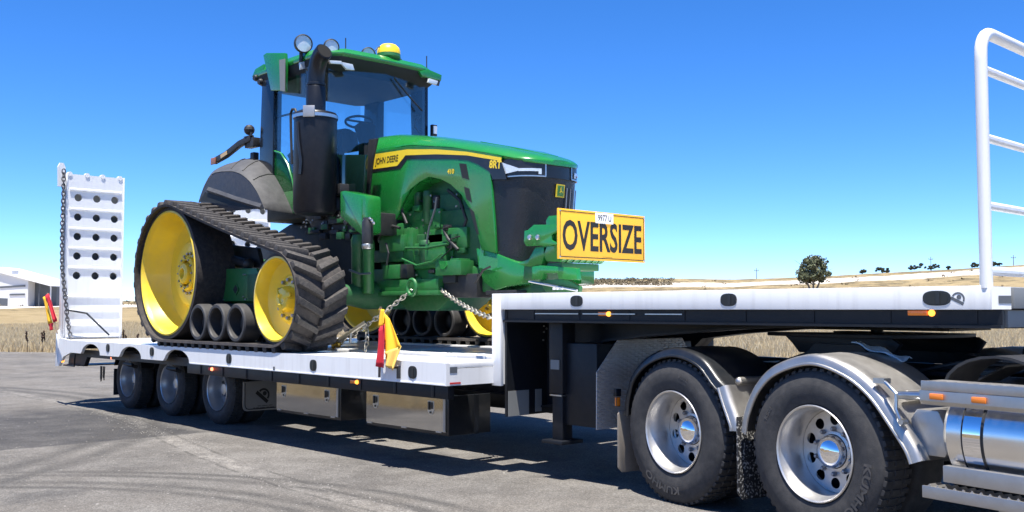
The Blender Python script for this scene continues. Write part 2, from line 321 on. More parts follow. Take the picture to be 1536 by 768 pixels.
# finer azimuth steps towards what the photograph shows
azs = []
t = -math.pi
while t < math.pi-1e-6:
    azs.append(t); t += .0085 if abs(t) < .75 else .035
NA = len(azs)
vs_ = [(CAM.x, CAM.y, terrain(CAM.x, CAM.y))]
for r in rs:
    for a in azs:
        x = CAM.x+r*math.sin(AXIS+a); y = CAM.y+r*math.cos(AXIS+a); vs_.append((x, y, terrain(x, y)))
fs_ = [(0, 1+j, 1+(j+1) % NA) for j in range(NA)]
for i in range(len(rs)-1):
    for j in range(NA): fs_.append((1+i*NA+j, 1+i*NA+(j+1) % NA, 1+(i+1)*NA+(j+1) % NA, 1+(i+1)*NA+j))
mb.add(vs_, fs_)
def field_mat():
    m = bpy.data.materials.new('dry_field'); m.use_nodes = True; n = m.node_tree; L = n.links.new; b = n.nodes['Principled BSDF']
    g = n.nodes.new('ShaderNodeNewGeometry'); b.inputs['Roughness'].default_value = .95; b.inputs['Specular IOR Level'].default_value = .1
    def noise(sc, det=6, ro=.6, vec=None):
        x = n.nodes.new('ShaderNodeTexNoise'); x.inputs['Scale'].default_value = sc; x.inputs['Detail'].default_value = det; x.inputs['Roughness'].default_value = ro
        L(vec or g.outputs['Position'], x.inputs['Vector']); return x.outputs['Fac']
    def ramp(src, pts):
        r = n.nodes.new('ShaderNodeValToRGB'); L(src, r.inputs[0]); e = r.color_ramp.elements
        while len(e) < len(pts): e.new(.5)
        for k, (p, c) in zip(e, pts): k.position = p; k.color = c+(1,)
        return r.outputs[0]
    def mix(f, a, bb):
        x = n.nodes.new('ShaderNodeMix'); x.data_type = 'RGBA'
        for s_, v in (('Factor', f), ('A', a), ('B', bb)):
            if isinstance(v, (tuple, float)): x.inputs[s_].default_value = v if isinstance(v, float) else v+(1,)
            else: L(v, x.inputs[s_])
        return x.outputs['Result']
    def math_(op, a, bb=None):
        x = n.nodes.new('ShaderNodeMath'); x.operation = op
        for i, v in enumerate((a, bb)):
            if v is None: continue
            if isinstance(v, (int, float)): x.inputs[i].default_value = v
            else: L(v, x.inputs[i])
        return x.outputs[0]
    def rng(v, a, bb, c=0, d=1):
        x = n.nodes.new('ShaderNodeMapRange'); L(v, x.inputs[0]); x.inputs[1].default_value = a; x.inputs[2].default_value = bb; x.inputs[3].default_value = c; x.inputs[4].default_value = d; return x.outputs[0]
    fine = noise(5, 8, .75); mid = noise(.35, 6); big = noise(.035, 5)
    c = ramp(fine, [(.32, (.09, .07, .04)), (.52, (.28, .215, .115)), (.70, (.42, .335, .20))])
    c2 = ramp(mid, [(.35, (.18, .14, .08)), (.65, (.36, .285, .165))])
    col = mix(.5, c, c2)
    # distance from the road side, for the bands of the far slope
    vd = n.nodes.new('ShaderNodeVectorMath'); vd.operation = 'DISTANCE'; L(g.outputs['Position'], vd.inputs[0]); vd.inputs[1].default_value = (CAM.x, CAM.y, 0)
    sx = n.nodes.new('ShaderNodeSeparateXYZ'); L(g.outputs['Position'], sx.inputs[0])
    az = n.nodes.new('ShaderNodeMath'); az.operation = 'ARCTAN2'
    ax = math_('ADD', sx.outputs[0], -CAM.x); ay = math_('ADD', sx.outputs[1], -CAM.y); L(ax, az.inputs[0]); L(ay, az.inputs[1])
    # drift of the pale stubble band towards the ridge
    cen = rng(az.outputs[0], AXIS, AXIS+.45, 234, 249)
    dd = math_('ADD', vd.outputs['Value'], math_('MULTIPLY', cen, -1.0))
    wob = math_('MULTIPLY', math_('ADD', noise(.03, 5), -.5), 16.0); wob2 = math_('MULTIPLY', math_('ADD', noise(.5, 4), -.5), 8.0)
    dd = math_('ABSOLUTE', math_('ADD', math_('ADD', dd, wob), wob2))
    pale = rng(dd, 9.0, 6.0)
    scrub = rng(math_('MULTIPLY', noise(.22, 7, .75), rng(vd.outputs['Value'], 150, 215)), .47, .56)
    col = mix(rng(big, .45, .65, 0, .5), col, (.38, .30, .175))
    col = mix(math_('MULTIPLY', scrub, .75), col, (.10, .085, .055))
    col = mix(math_('MULTIPLY', pale, rng(noise(.9, 5, .7), .3, .45)), col, (.58, .53, .47))
    L(col, b.inputs['Base Color'])
    bp = n.nodes.new('ShaderNodeBump'); bp.inputs['Strength'].default_value = 1; bp.inputs['Distance'].default_value = .25; L(fine, bp.inputs['Height']); L(bp.outputs[0], b.inputs['Normal'])
    return m
fld = mb.build('field', field_mat(), ang=180); tag(fld, 'dry golden field rising to a low ridge', kind='structure')

def asphalt_mat():
    m = bpy.data.materials.new('worn_asphalt'); m.use_nodes = True; n = m.node_tree; L = n.links.new; b = n.nodes['Principled BSDF']
    g = n.nodes.new('ShaderNodeNewGeometry'); P = g.outputs['Position']
    def noise(sc, det=6, ro=.6, vec=None):
        x = n.nodes.new('ShaderNodeTexNoise'); x.inputs['Scale'].default_value = sc; x.inputs['Detail'].default_value = det; x.inputs['Roughness'].default_value = ro
        L(vec if vec is not None else P, x.inputs['Vector']); return x.outputs['Fac']
    def mth(op, a, bb=None, c=None):
        x = n.nodes.new('ShaderNodeMath'); x.operation = op
        for i, v in enumerate((a, bb, c)):
            if v is None: continue
            if isinstance(v, (int, float)): x.inputs[i].default_value = v
            else: L(v, x.inputs[i])
        return x.outputs[0]
    def rng(v, a, bb, c=0, d=1):
        x = n.nodes.new('ShaderNodeMapRange'); L(v, x.inputs[0]); x.inputs[1].default_value = a; x.inputs[2].default_value = bb; x.inputs[3].default_value = c; x.inputs[4].default_value = d; return x.outputs[0]
    def mix(f, a, bb):
        x = n.nodes.new('ShaderNodeMix'); x.data_type = 'RGBA'
        for s_, v in (('Factor', f), ('A', a), ('B', bb)):
            if isinstance(v, (tuple, float)): x.inputs[s_].default_value = v if isinstance(v, float) else v+(1,)
            else: L(v, x.inputs[s_])
        return x.outputs['Result']
    sx = n.nodes.new('ShaderNodeSeparateXYZ'); L(P, sx.inputs[0]); X, Y = sx.outputs[0], sx.outputs[1]
    vo = n.nodes.new('ShaderNodeTexVoronoi'); vo.inputs['Scale'].default_value = 85; L(P, vo.inputs['Vector'])
    chip = rng(vo.outputs['Distance'], .1, .6); stone = n.nodes.new('ShaderNodeSeparateColor'); L(vo.outputs['Color'], stone.inputs[0])
    agg = mth('MULTIPLY', rng(stone.outputs[0], 0, 1, .35, 1.45), rng(chip, 0, 1, 1.25, .55))
    gr = noise(38, 8, .8); patch = noise(.55, 6, .62); wear = noise(2.2, 8, .7)
    base = mix(rng(patch, .32, .68), (.104, .097, .090), (.196, .183, .167))
    base = mix(rng(noise(.23, 4, .6), .45, .62, 0, .55), base, (.165, .147, .126))
    base = mix(rng(noise(.75, 6, .6), .56, .64, 0, .45), base, (.066, .065, .065))
    base = mix(rng(wear, .45, .75, 0, .5), base, (.235, .224, .208))
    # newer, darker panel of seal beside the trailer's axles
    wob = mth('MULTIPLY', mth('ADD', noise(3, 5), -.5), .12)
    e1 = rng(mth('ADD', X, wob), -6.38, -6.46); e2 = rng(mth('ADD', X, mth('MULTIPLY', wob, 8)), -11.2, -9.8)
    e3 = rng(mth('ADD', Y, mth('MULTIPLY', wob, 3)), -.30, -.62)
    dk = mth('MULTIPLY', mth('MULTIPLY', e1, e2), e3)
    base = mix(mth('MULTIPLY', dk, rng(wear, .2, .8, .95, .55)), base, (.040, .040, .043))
    # rough joint running past the trailer
    fc = n.nodes.new('ShaderNodeFloatCurve'); cv = fc.mapping.curves[0]
    pts = [(-14, -.30), (-10.3, -.40), (-9.1, -.485), (-6.7, -.93), (-4.3, -1.38), (-2.5, -1.60), (-1.1, -1.64), (4, -1.66)]
    cv.points[0].location = ((pts[0][0]+14)/18, -pts[0][1]/2); cv.points[1].location = ((pts[-1][0]+14)/18, -pts[-1][1]/2)
    for a, c in pts[1:-1]: cv.points.new((a+14)/18, -c/2)
    fc.mapping.update(); L(rng(X, -14, 4), fc.inputs['Value'])
    ys = mth('MULTIPLY', fc.outputs[0], -2.0)
    off = mth('ADD', mth('ADD', Y, mth('MULTIPLY', ys, -1.0)), mth('MULTIPLY', mth('ADD', noise(1.6, 6, .7), -.5), .10))
    band = mth('MULTIPLY', mth('MULTIPLY', rng(mth('ABSOLUTE', off), .20, .03), rng(noise(7, 7, .8), .44, .60)), rng(noise(.8, 4), .35, .6, .35, 1))
    base = mix(mth('MULTIPLY', band, .55), base, (.37, .345, .31))
    crk = mth('MAXIMUM', rng(mth('ABSOLUTE', mth('ADD', off, .115)), .030, .008), rng(mth('ABSOLUTE', mth('ADD', off, -.13)), .028, .006))
    crk = mth('MULTIPLY', crk, rng(noise(2.7, 5), .38, .52))
    base = mix(mth('MULTIPLY', crk, .5), base, (.045, .043, .04))
    # long faint tyre scrubs turning in from the verge
    arcs = None
    for cx, cy, rr, wd in ((-1.5, -5.6, 3.45, .05), (-1.5, -5.6, 3.68, .06), (-1.3, -5.7, 4.25, .05), (-1.2, -5.7, 4.5, .05), (-12, -9, 9.1, .10), (-12, -9, 9.5, .10)):
        vd = n.nodes.new('ShaderNodeVectorMath'); vd.operation = 'DISTANCE'; L(P, vd.inputs[0]); vd.inputs[1].default_value = (cx, cy, 0)
        a = rng(mth('ABSOLUTE', mth('ADD', vd.outputs['Value'], -rr)), wd*2.0, wd*.3)
        arcs = a if arcs is None else mth('MAXIMUM', arcs, a)
    base = mix(mth('MULTIPLY', mth('MULTIPLY', arcs, rng(wear, .32, .55)), .72), base, (.06, .057, .054))
    # pale dusty swirls where trucks turn
    base = mix(rng(noise(.9, 7, .7, None), .56, .72, 0, .30), base, (.22, .208, .192))
    fl = n.nodes.new('ShaderNodeTexVoronoi'); fl.inputs['Scale'].default_value = 3.2; L(P, fl.inputs['Vector'])
    base = mix(rng(fl.outputs['Distance'], .045, .02, 0, .8), base, (.55, .53, .50))
    mul = n.nodes.new('ShaderNodeMix'); mul.data_type = 'RGBA'; mul.blend_type = 'MULTIPLY'; mul.inputs['Factor'].default_value = .58
    L(base, mul.inputs['A']); sp = mth('MULTIPLY', agg, rng(gr, .25, .75, .62, 1.35)); cmb = n.nodes.new('ShaderNodeCombineColor')
    for i in range(3): L(sp, cmb.inputs[i])
    L(cmb.outputs[0], mul.inputs['B']); L(mul.outputs['Result'], b.inputs['Base Color'])
    b.inputs['Roughness'].default_value = .9; b.inputs['Specular IOR Level'].default_value = .25
    bp = n.nodes.new('ShaderNodeBump'); bp.inputs['Strength'].default_value = .6; bp.inputs['Distance'].default_value = .006
    L(mth('ADD', chip, mth('MULTIPLY', gr, 1.5)), bp.inputs['Height']); L(bp.outputs[0], b.inputs['Normal'])
    return m
mb = MB(); mb.prism([(a, b) for a, b in ASPH], 'xy', -.04, 0.0)
asph = mb.build('asphalt_yard', asphalt_mat(), smooth=False); tag(asph, 'worn grey asphalt truck yard', kind='structure')

# ---- loose stones and chips on the seal
mb = MB(); rg = random.Random(9)
def pebble(x, y, r):
    a = rg.uniform(0, 6.28); q = [(x+r*rg.uniform(.6, 1.2)*math.cos(a+k*1.2566), y+r*rg.uniform(.6, 1.2)*math.sin(a+k*1.2566), .0005) for k in range(5)]
    t = [(x+(p[0]-x)*.55, y+(p[1]-y)*.55, r*rg.uniform(.4, .8)) for p in q]; mb.add(q+t, [(5,6,7,8,9)]+[(k, (k+1) % 5, 5+(k+1) % 5, 5+k) for k in range(5)])
for k in range(700):
    x = rg.uniform(-13, 0); ysm = float(np.interp(x, [-14, -10.3, -9.1, -6.7, -4.3, -2.5, -1.1, 4], [-.30, -.40, -.485, -.93, -1.38, -1.60, -1.64, -1.66])); pebble(x, ysm+rg.gauss(0, .16), rg.uniform(.003, .010))
for k in range(700): pebble(rg.uniform(-16, 2), rg.uniform(-3.6, 2.5), rg.uniform(.003, .009))
for k in range(900):
    t = rg.random(); a, b = ((-31.4, 5.2), (-20, 11.7)) if rg.random() < .5 else ((-36, 1.5), (-31.4, 5.2)); pebble(a[0]+(b[0]-a[0])*t+rg.gauss(0, .5), a[1]+(b[1]-a[1])*t-abs(rg.gauss(0, .6)), rg.uniform(.01, .03))
tag(mb.build('loose_gravel', mat('pale_stone', (.21, .197, .18), .9, var=.4, vscale=3), smooth=False), 'loose pale stone chips scattered over the asphalt', kind='stuff')
# ---- dry grass (nobody could count it)
def grass_mat():
    m = bpy.data.materials.new('dry_grass'); m.use_nodes = True; n = m.node_tree; L = n.links.new; b = n.nodes['Principled BSDF']
    g = n.nodes.new('ShaderNodeNewGeometry'); r = n.nodes.new('ShaderNodeValToRGB'); L(g.outputs['Random Per Island'], r.inputs[0])
    e = r.color_ramp.elements; e[0].color = (.42, .33, .19, 1); e[1].color = (.80, .69, .48, 1); k = e.new(.4); k.color = (.60, .49, .30, 1); k = e.new(.75); k.color = (.70, .59, .38, 1)
    L(r.outputs[0], b.inputs['Base Color']); b.inputs['Roughness'].default_value = .8; b.inputs['Specular IOR Level'].default_value = .15
    t = n.nodes.new('ShaderNodeBsdfTranslucent'); L(r.outputs[0], t.inputs[0]); x = n.nodes.new('ShaderNodeMixShader'); x.inputs[0].default_value = .55
    o = n.nodes['Material Output']; L(b.outputs[0], x.inputs[1]); L(t.outputs[0], x.inputs[2]); L(x.outputs[0], o.inputs[0]); return m
def grass(name, pts, hmin, hmax, wd, blades, label):
    P = np.array(pts); N = len(P)*blades
    base = np.repeat(P, blades, 0)+np.c_[RNG.normal(0, .07, (N, 2)), np.zeros(N)]
    h = RNG.uniform(hmin, hmax, N); th = RNG.uniform(0, 2*np.pi, N); lean = RNG.uniform(.05, .55, N); la = RNG.uniform(0, 2*np.pi, N); wv = wd*RNG.uniform(.6, 1.5, N)
    s_ = np.c_[np.cos(th), np.sin(th), np.zeros(N)]; d = np.c_[np.cos(la)*lean, np.sin(la)*lean, np.ones(N)]
    a = base-s_*wv[:, None]/2; b_ = base+s_*wv[:, None]/2
    mid = base+d*np.c_[h*.35, h*.35, h*.6]; c = mid+s_*wv[:, None]*.35; e = mid-s_*wv[:, None]*.35
    tip = base+d*np.c_[h, h, h]
    V = np.stack([a, b_, c, e, tip], 1).reshape(-1, 3)
    me = bpy.data.meshes.new(name); i0 = np.arange(N)*5
    loops = np.stack([i0, i0+1, i0+2, i0+3, i0+3, i0+2, i0+4], 1).reshape(-1)
    me.vertices.add(N*5); me.vertices.foreach_set('co', V.reshape(-1)); me.loops.add(N*7); me.loops.foreach_set('vertex_index', loops)
    me.polygons.add(N*2); st = np.stack([np.arange(N)*7, np.arange(N)*7+4], 1).reshape(-1); me.polygons.foreach_set('loop_start', st)
    me.update(calc_edges=True); me.validate(); me.materials.append(GM)
    o = bpy.data.objects.new(name, me); COL.objects.link(o); tag(o, label, kind='stuff'); return o
GM = grass_mat()
pts = []
def scatter(n_, r0, r1, pa, pb):
    k = 0
    while k < n_:
        r = math.sqrt(random.uniform(r0*r0, r1*r1)); a = az_of_px(random.uniform(pa, pb)); x = CAM.x+r*math.sin(a); y = CAM.y+r*math.cos(a)
        k += 1
        if seg_d(x, y, ASPH) < .15: continue
        pts.append((x, y, terrain(x, y)-.02))
scatter(9000, 30, 62, -130, 260); scatter(17000, 24, 62, 860, 1660)
scatter(6000, 62, 130, -130, 260); scatter(9000, 62, 130, 860, 1660); scatter(2500, 24, 70, 260, 860)
grass('dry_grass', pts, .12, .40, .026, 5, 'tall dry golden grass covering the field beyond the yard')
pts = []
for i in range(9000):
    x = random.uniform(-40, -3); y = -3.0-abs(random.gauss(0, 1))*3.5
    if seg_d(x, y, ASPH) > .1: pts.append((x, y, terrain(x, y)-.02))
grass('verge_grass', pts, .12, .40, .016, 4, 'dry brown grass on the low bank of the verge')

# ---- far things
def at(px, r, dz=0):
    a = az_of_px(px); x = CAM.x+r*math.sin(a); y = CAM.y+r*math.cos(a); return Vector((x, y, terrain(x, y)+dz))
leaf_m = mat('gum_leaves', (.125, .14, .085), .8, var=.35, vscale=1.2, spec=.15)
bark_m = mat('gum_bark', (.22, .18, .14), .9, var=.3, vscale=3)
bush_m = mat('bush_leaves', (.07, .072, .042), 1.0, var=.4, vscale=1.5, spec=0.0, rvar=0)
def leaves(mb, c, rad, n_, ls, rg):
    for i in range(n_):
        v = Vector((rg.gauss(0, 1), rg.gauss(0, 1), rg.gauss(0, 1))).normalized()*(rg.random()**.4)
        p = Vector(c)+Vector((v.x*rad[0], v.y*rad[1], v.z*rad[2])); u = Vector((rg.gauss(0, 1), rg.gauss(0, 1), rg.gauss(0, .8))).normalized(); t = u.cross(Vector((rg.gauss(0, 1), rg.gauss(0, 1), rg.gauss(0, 1)))).normalized()
        s_ = ls*rg.uniform(.6, 1.4); mb.add([p-u*s_-t*s_*.45, p+u*s_*.2-t*s_*.5, p+u*s_, p-u*s_*.3+t*s_*.5], [(0, 1, 2, 3)])
def tree(name, base, h, wd, label, cat, group=None, seed=1, clumps=34, lm=None, trunk=True):
    rg = random.Random(seed); o = empty(name, base); 
    tk = MB(); cr = MB()
    if trunk:
        for k, (ox, oy) in enumerate(((0, 0), (.06*h, .04*h), (-.07*h, -.03*h))):
            top = Vector((rg.uniform(-.25, .25)*wd, rg.uniform(-.25, .25)*wd, h*.62)); mid = Vector((ox*2.2, oy*2.2, h*.3))
            tk.tube([(ox*.3, oy*.3, -.2), mid*.5+Vector((ox*.3, oy*.3, 0)), mid, (mid+top)/2+Vector((ox, oy, 0)), top], .032*h, 7, r2=.008*h)
            for q in range(4):
                e = Vector((rg.uniform(-.45, .45)*wd, rg.uniform(-.45, .45)*wd, h*rg.uniform(.5, .88))); tk.tube([mid, (mid+e)/2+Vector((0, 0, .04*h)), e], .012*h, 5, r2=.004*h)
    for k in range(clumps):
        a = rg.uniform(0, 2*math.pi); t = rg.random(); zz = h*(.30+.62*t); prof = math.sin(math.pi*min(1, .18+.80*t))**.7
        rr = wd*.5*prof*math.sqrt(rg.random())*.95
        cs = wd*rg.uniform(.09, .16); leaves(cr, (rr*math.cos(a), rr*math.sin(a), zz), (cs, cs, cs*.8), 95, max(.030*h, .13), rg)
    if trunk: tk.build('trunk', bark_m, o)
    cr.build('crown', lm or leaf_m, o, smooth=False)
    tag(o, label, cat, group); return o
b = at(1220, 205); topz = CAM.z+205*(HZ-384)/FPX
tree('gum_tree', b, topz-b.z, 6.6, 'lone rounded grey-green gum tree standing on the dry slope', 'tree', seed=5, clumps=60)
for k, (px, r, hh, wd) in enumerate([(1296, 262, 1.1, 2.2), (1318, 264, 1.5, 3.4), (1330, 265, 1.3, 2.6), (1371, 262, 1.5, 2.4), (1382, 261, 1.9, 2.2), (1395, 262, 1.2, 2.0), (1404, 262, 1.6, 2.0), (1424, 261, .9, 1.6), (1461, 262, 1.2, 2.6), (1488, 263, 1.3, 2.4), (1500, 263, 1.1, 1.6), (1243, 258, 1.5, 1.6)]):
    tree('ridge_shrub', at(px, r, -.1), hh, wd, 'small dark shrub in the row along the pale ridge', 'shrub', 'shrubs along the ridge', seed=20+k, clumps=12, lm=bush_m, trunk=False)
mb = MB(); rg = random.Random(3)
for k in range(420):
    px = rg.choice([rg.uniform(862, 1010)]*5+[rg.uniform(862, 1540), rg.uniform(-40, 215)]); r = rg.uniform(236, 260) if px < 1010 else rg.uniform(150, 256)
    leaves(mb, at(px, r, .15), (.9, .9, .35), 14, .22, rg)
tag(mb.build('scrub', mat('scrub_brown', (.13, .105, .065), .9, var=.4, vscale=.3), smooth=False), 'low brown scrub scattered over the far slope', kind='stuff')
def pole(px, r, top_y, arm, label):
    b = at(px, r); zt = CAM.z+r*(HZ-top_y)/FPX; o = empty('utility_pole', b); h = zt-b.z
    m_ = MB(); m_.tube([(0,0,-.3), (0,0,h)], .12, 8, r2=.08); m_.build('post', wood, o)
    d = Vector((RT.x, RT.y, 0)); m_ = MB(); m_.obox(-d*arm+Vector((0,0,h-.7)), d*arm+Vector((0,0,h-.7)), .14, .14); m_.build('crossarm', wood, o)
    for s_ in (-.9, 0, .9):
        m_ = MB(); m_.lathe([(.02, 0), (.07, .05), (.05, .12), (.08, .16), (.02, .26)], 'z', tuple(d*arm*s_+Vector((0,0,h-.63))), 8); m_.build('insulator', greyl, o)
    tag(o, label, 'power pole')
pole(889, 262, 393, .9, 'timber power pole on the ridge beside the yellow sign')
pole(1135, 285, 404, .6, 'short thin power pole on the ridge left of the gum tree')
pole(1397, 290, 391, .6, 'thin power pole rising from the row of ridge shrubs')
pole(1521, 280, 391, .6, 'thin power pole on the ridge behind the white headboard rails')
# shed
b = at(20, 238); base_z = CAM.z+238*(HZ-455)/FPX; o = empty('farm_shed', (b.x, b.y, base_z-1.5)); dR = Vector((RT.x, RT.y, 0)); dF = Vector((FW.x, FW.y, 0)).normalized()
s238 = 238/FPX
def sp(px, py, dep=0): return dR*((px-20)*s238)+Vector((0, 0, (455-py)*s238+1.5))+dF*dep
def quad(name, pts, m_, dep=0, th=.15):
    q = MB(); a = [sp(x, y, dep) for x, y in pts]; c = [p+dF*th for p in a]; n_ = len(a)
    q.add(a+c, [tuple(range(n_)), tuple(range(n_, 2*n_))[::-1]]+[(i, (i+1) % n_, n_+(i+1) % n_, n_+i) for i in range(n_)]); return q.build(name, m_, o, smooth=False)
quad('wall', [(-130, 470), (40, 470), (40, 424), (-30, 405.5), (-130, 424)], shed_w, 0, 18)
quad('roof', [(-134, 424.5), (-30, 404.5), (72, 432), (72, 433.2), (-30, 406.5), (-134, 426.5)], shed_r, -.5, 19)
quad('open_bay', [(40.3, 470), (70, 470), (70, 432.6), (40.3, 425.2)], shed_d, 3, 12)
quad('post', [(69.3, 470), (70.3, 470), (70.3, 433), (69.3, 433)], shed_w, .1, .3)
quad('post', [(54, 470), (54.8, 470), (54.8, 429), (54, 428.6)], shed_d, .1, .3)
quad('fascia_band', [(-20, 434.6), (36.5, 431.0), (36.5, 433.6), (-20, 437)], shed_d, -.12, .1)
quad('roller_door', [(16, 445.4), (36.5, 443.2), (36.5, 470), (16, 470)], shed_r, -.12, .1)
quad('lintel', [(16, 443.2), (36.5, 442.6), (36.5, 445), (16, 445.4)], shed_d, -.26, .1)
quad('roof_vent', [(-6, 416), (13, 416), (13, 411), (4, 410), (-6, 410)], shed_w, 1.5, 3)
quad('side_door', [(-30, 470), (13, 470), (13, 449.5), (-30, 447)], shed_d, -.12, .1)
tag(o, 'pale metal farm shed with a dark open bay on the far rise', 'shed')
# dead weed stalks in the grass
weed_m = mat('dead_weed', (.075, .045, .03), .9, var=.3, vscale=10)
def weed(px, r, h, near=False):
    o = empty('weed_stalk', at(px, r)); q = MB(); tip = Vector((random.uniform(-.12, .12)*h, random.uniform(-.12, .12)*h, h)); q.tube([(0,0,-.1), tip*.5+Vector((.01, 0, 0)), tip], .012*h+.006, 6, r2=.006); q.build('stem', weed_m, o)
    q = MB(); rg = random.Random(int(px))
    for k in range(14): leaves(q, tip*(.55+.03*k), (.045*h, .045*h, .05*h), 6, .030*h+.012, rg)
    q.build('seed_head', weed_m, o, smooth=False)
    tag(o, 'dark dead weed stalk in the dry grass beside the ramp flag' if near else 'dark dead weed stalk standing in the dry slope above the white gooseneck', 'weed', 'dead weeds by the ramp' if near else 'dead weeds on the slope')
for px, r, h in ((45, 38, .75), (66, 38, .7), (70.5, 39, .7), (188, 36, .8), (192, 37, .6), (205, 36, .65)): weed(px, r, h, True)
for px, r, h in ((1362, 150, 2.6), (1377, 152, 2.7), (1396, 150, 1.6), (1400, 160, 1.5), (1419, 150, 1.4), (1495, 140, 2.6), (1502, 141, 3.0), (1519, 140, 1.8), (1525, 142, 2.4), (1533, 140, 2.3), (1262, 155, 1.5), (1238, 160, 1.3)): weed(px, r, h)

# ================================================================== WHEELS
def polar(cx, cz, y): return lambda a, r: (cx+r*math.cos(a), y, cz+r*math.sin(a))
def road_wheel(parent, Rr, rr, wd, holes, hubc, letters=None, dual=True, rimw=rimw, capm=chrome):
    """outer face at y=0, axle along +y, centre at z=0"""
    k = Rr/.527
    hub = MB(); disc_y = wd*.74
    n_ = holes; us = [2*math.pi*i/n_ for i in range(n_+1)]
    ri, ro = rr*.42, rr*.86; hr = rr*.115
    holed_plate(hub, us, [ri, ro], {(i, 0): ((us[i]+us[i+1])/2, rr*.66, hr/(rr*.66), hr) for i in range(n_)}, polar(0, 0, disc_y), 16)
    hub.lathe([(ro, disc_y), (ro+.01, disc_y+.03), (rr*.84, disc_y+.05)], 'y', (0,0,0), 40)
    hub.lathe([(ri, disc_y), (ri, disc_y-.012), (rr*.36, disc_y-.016), (rr*.34, disc_y+.01)], 'y', (0,0,0), 40)
    w_ = hub.build('wheel', rimw, parent)
    t = MB()
    prof = [(rr*.99, .03), (rr*1.03, .010), (rr+(Rr-rr)*.30, -.006), (rr+(Rr-rr)*.55, -.008), (rr+(Rr-rr)*.62, -.004), (rr+(Rr-rr)*.80, .006), (Rr*.965, .018), (Rr*.99, .032), (Rr, .055)]
    prof = prof+[(Rr*1.002, wd*.5)]+[(r, wd-y) for r, y in prof[::-1]]
    t.lathe(prof, 'y', (0,0,0), 64, closed=True)
    nb = 56
    for i in range(nb):                                   # shoulder blocks and grooves of the tread
        a = 2*math.pi*i/nb; da = 2*math.pi/nb*.31
        for y0, y1 in ((.028, wd*.30), (wd*.36, wd*.62), (wd*.68, wd-.028)):
            vs = []
            for r_, e in ((Rr*.985, 1.0), (Rr+.010*k, .82)):
                for q, y in ((-1, y0), (1, y0), (1, y1), (-1, y1)): vs.append((r_*math.cos(a+q*da*e), y+(.006 if r_ > Rr and y == y0 else 0), r_*math.sin(a+q*da*e)))
            t.add(vs, [(4,5,6,7), (0,1,5,4), (1,2,6,5), (2,3,7,6), (3,0,4,7)])
    ty = t.build('tyre', tyre_m, w_)
    rm = MB()
    rm.lathe([(rr*1.0, .020), (rr*1.005, .006), (rr*.985, .0), (rr*.955, .008), (rr*.94, .035), (rr*.90, .055), (rr*.875, .09), (rr*.865, disc_y+.02), (rr*.87, wd-.03), (rr*.99, wd-.02)], 'y', (0,0,0), 56)
    rm.build('rim', rimw, w_)
    h = MB(); hubc(h, rr, disc_y); h.build('hub_cap', capm, w_)
    nt_ = MB(); nt_.lathe([(.017*k, 0), (.017*k, -.022), (.010*k, -.034), (.0, -.036)], 'y', (0, 0, 0), 6); n0 = None
    for i in range(10):
        a = 2*math.pi*(i+.5)/10; c = Vector((rr*.47*math.cos(a), disc_y, rr*.47*math.sin(a)))
        if n0 is None: n0 = nt_.build('wheel_nut', bolt_m, w_, loc=c)
        else: inst(n0, w_, c)
    if letters:
        L_ = MB(); rm_ = rr+(Rr-rr)*.55
        for s_, a0, hh, wdt in letters:
            def fn(u, v, a0=a0): a = a0-u/rm_; r_ = rm_+v; return (r_*math.cos(a), -.0095, r_*math.sin(a))
            text(s_, hh, fn, L_, stretch=wdt, bold=.03, sub=1)
        tag(L_.build('lettering', tyre_t, w_), kind='stuff')
    if dual:
        b = MB(); b.lathe([(r, y+wd+.05) for r, y in prof], 'y', (0,0,0), 48, closed=True)
        b.build('inner_tyre', tyre_m, w_)
        b = MB(); b.lathe([(rr, wd*2+.02), (rr*.88, wd*2), (rr*.86, wd), (rr*.99, wd+.06)], 'y', (0,0,0), 40); b.lathe([(.001, wd+.02), (rr*.86, wd+.02)], 'y', (0,0,0), 40)
        b.lathe([(.11, disc_y), (.11, 1.24)], 'y', (0,0,0), 16); b.build('axle', chas, w_)
    return w_
def hub_dome(h, rr, d):
    h.lathe([(rr*.34, d+.01), (rr*.345, d-.035), (rr*.33, d-.055), (rr*.29, d-.074), (rr*.2, d-.09), (rr*.1, d-.097), (.0005, d-.099)], 'y', (0,0,0), 36)
def hub_plain(h, rr, d):
    h.lathe([(rr*.34, d+.01), (rr*.33, d-.035), (rr*.26, d-.05), (rr*.25, d-.075), (.0005, d-.08)], 'y', (0,0,0), 28)
def place_wheel(src, parent, loc, far=False, spin=0.0):
    c = copy_tree(src, parent); c.location = loc
    c.rotation_euler = (0, spin, math.pi if far else 0); return c

# ================================================================== TRAILER
T0 = Vector((-5.0, 1.25, 0)); TR = empty('low_loader_trailer', T0)
tag(TR, 'white step-deck low loader trailer with raised gooseneck and loading ramps', 'trailer')
def tb(m_, name, mt, parent=None, **k): return m_.build(name, mt, parent or TR, org=T0, **k)
YE = -.54; ZD = .98; XF = -1.94; XR = -11.05
AX = [-9.872, -8.495, -7.118]
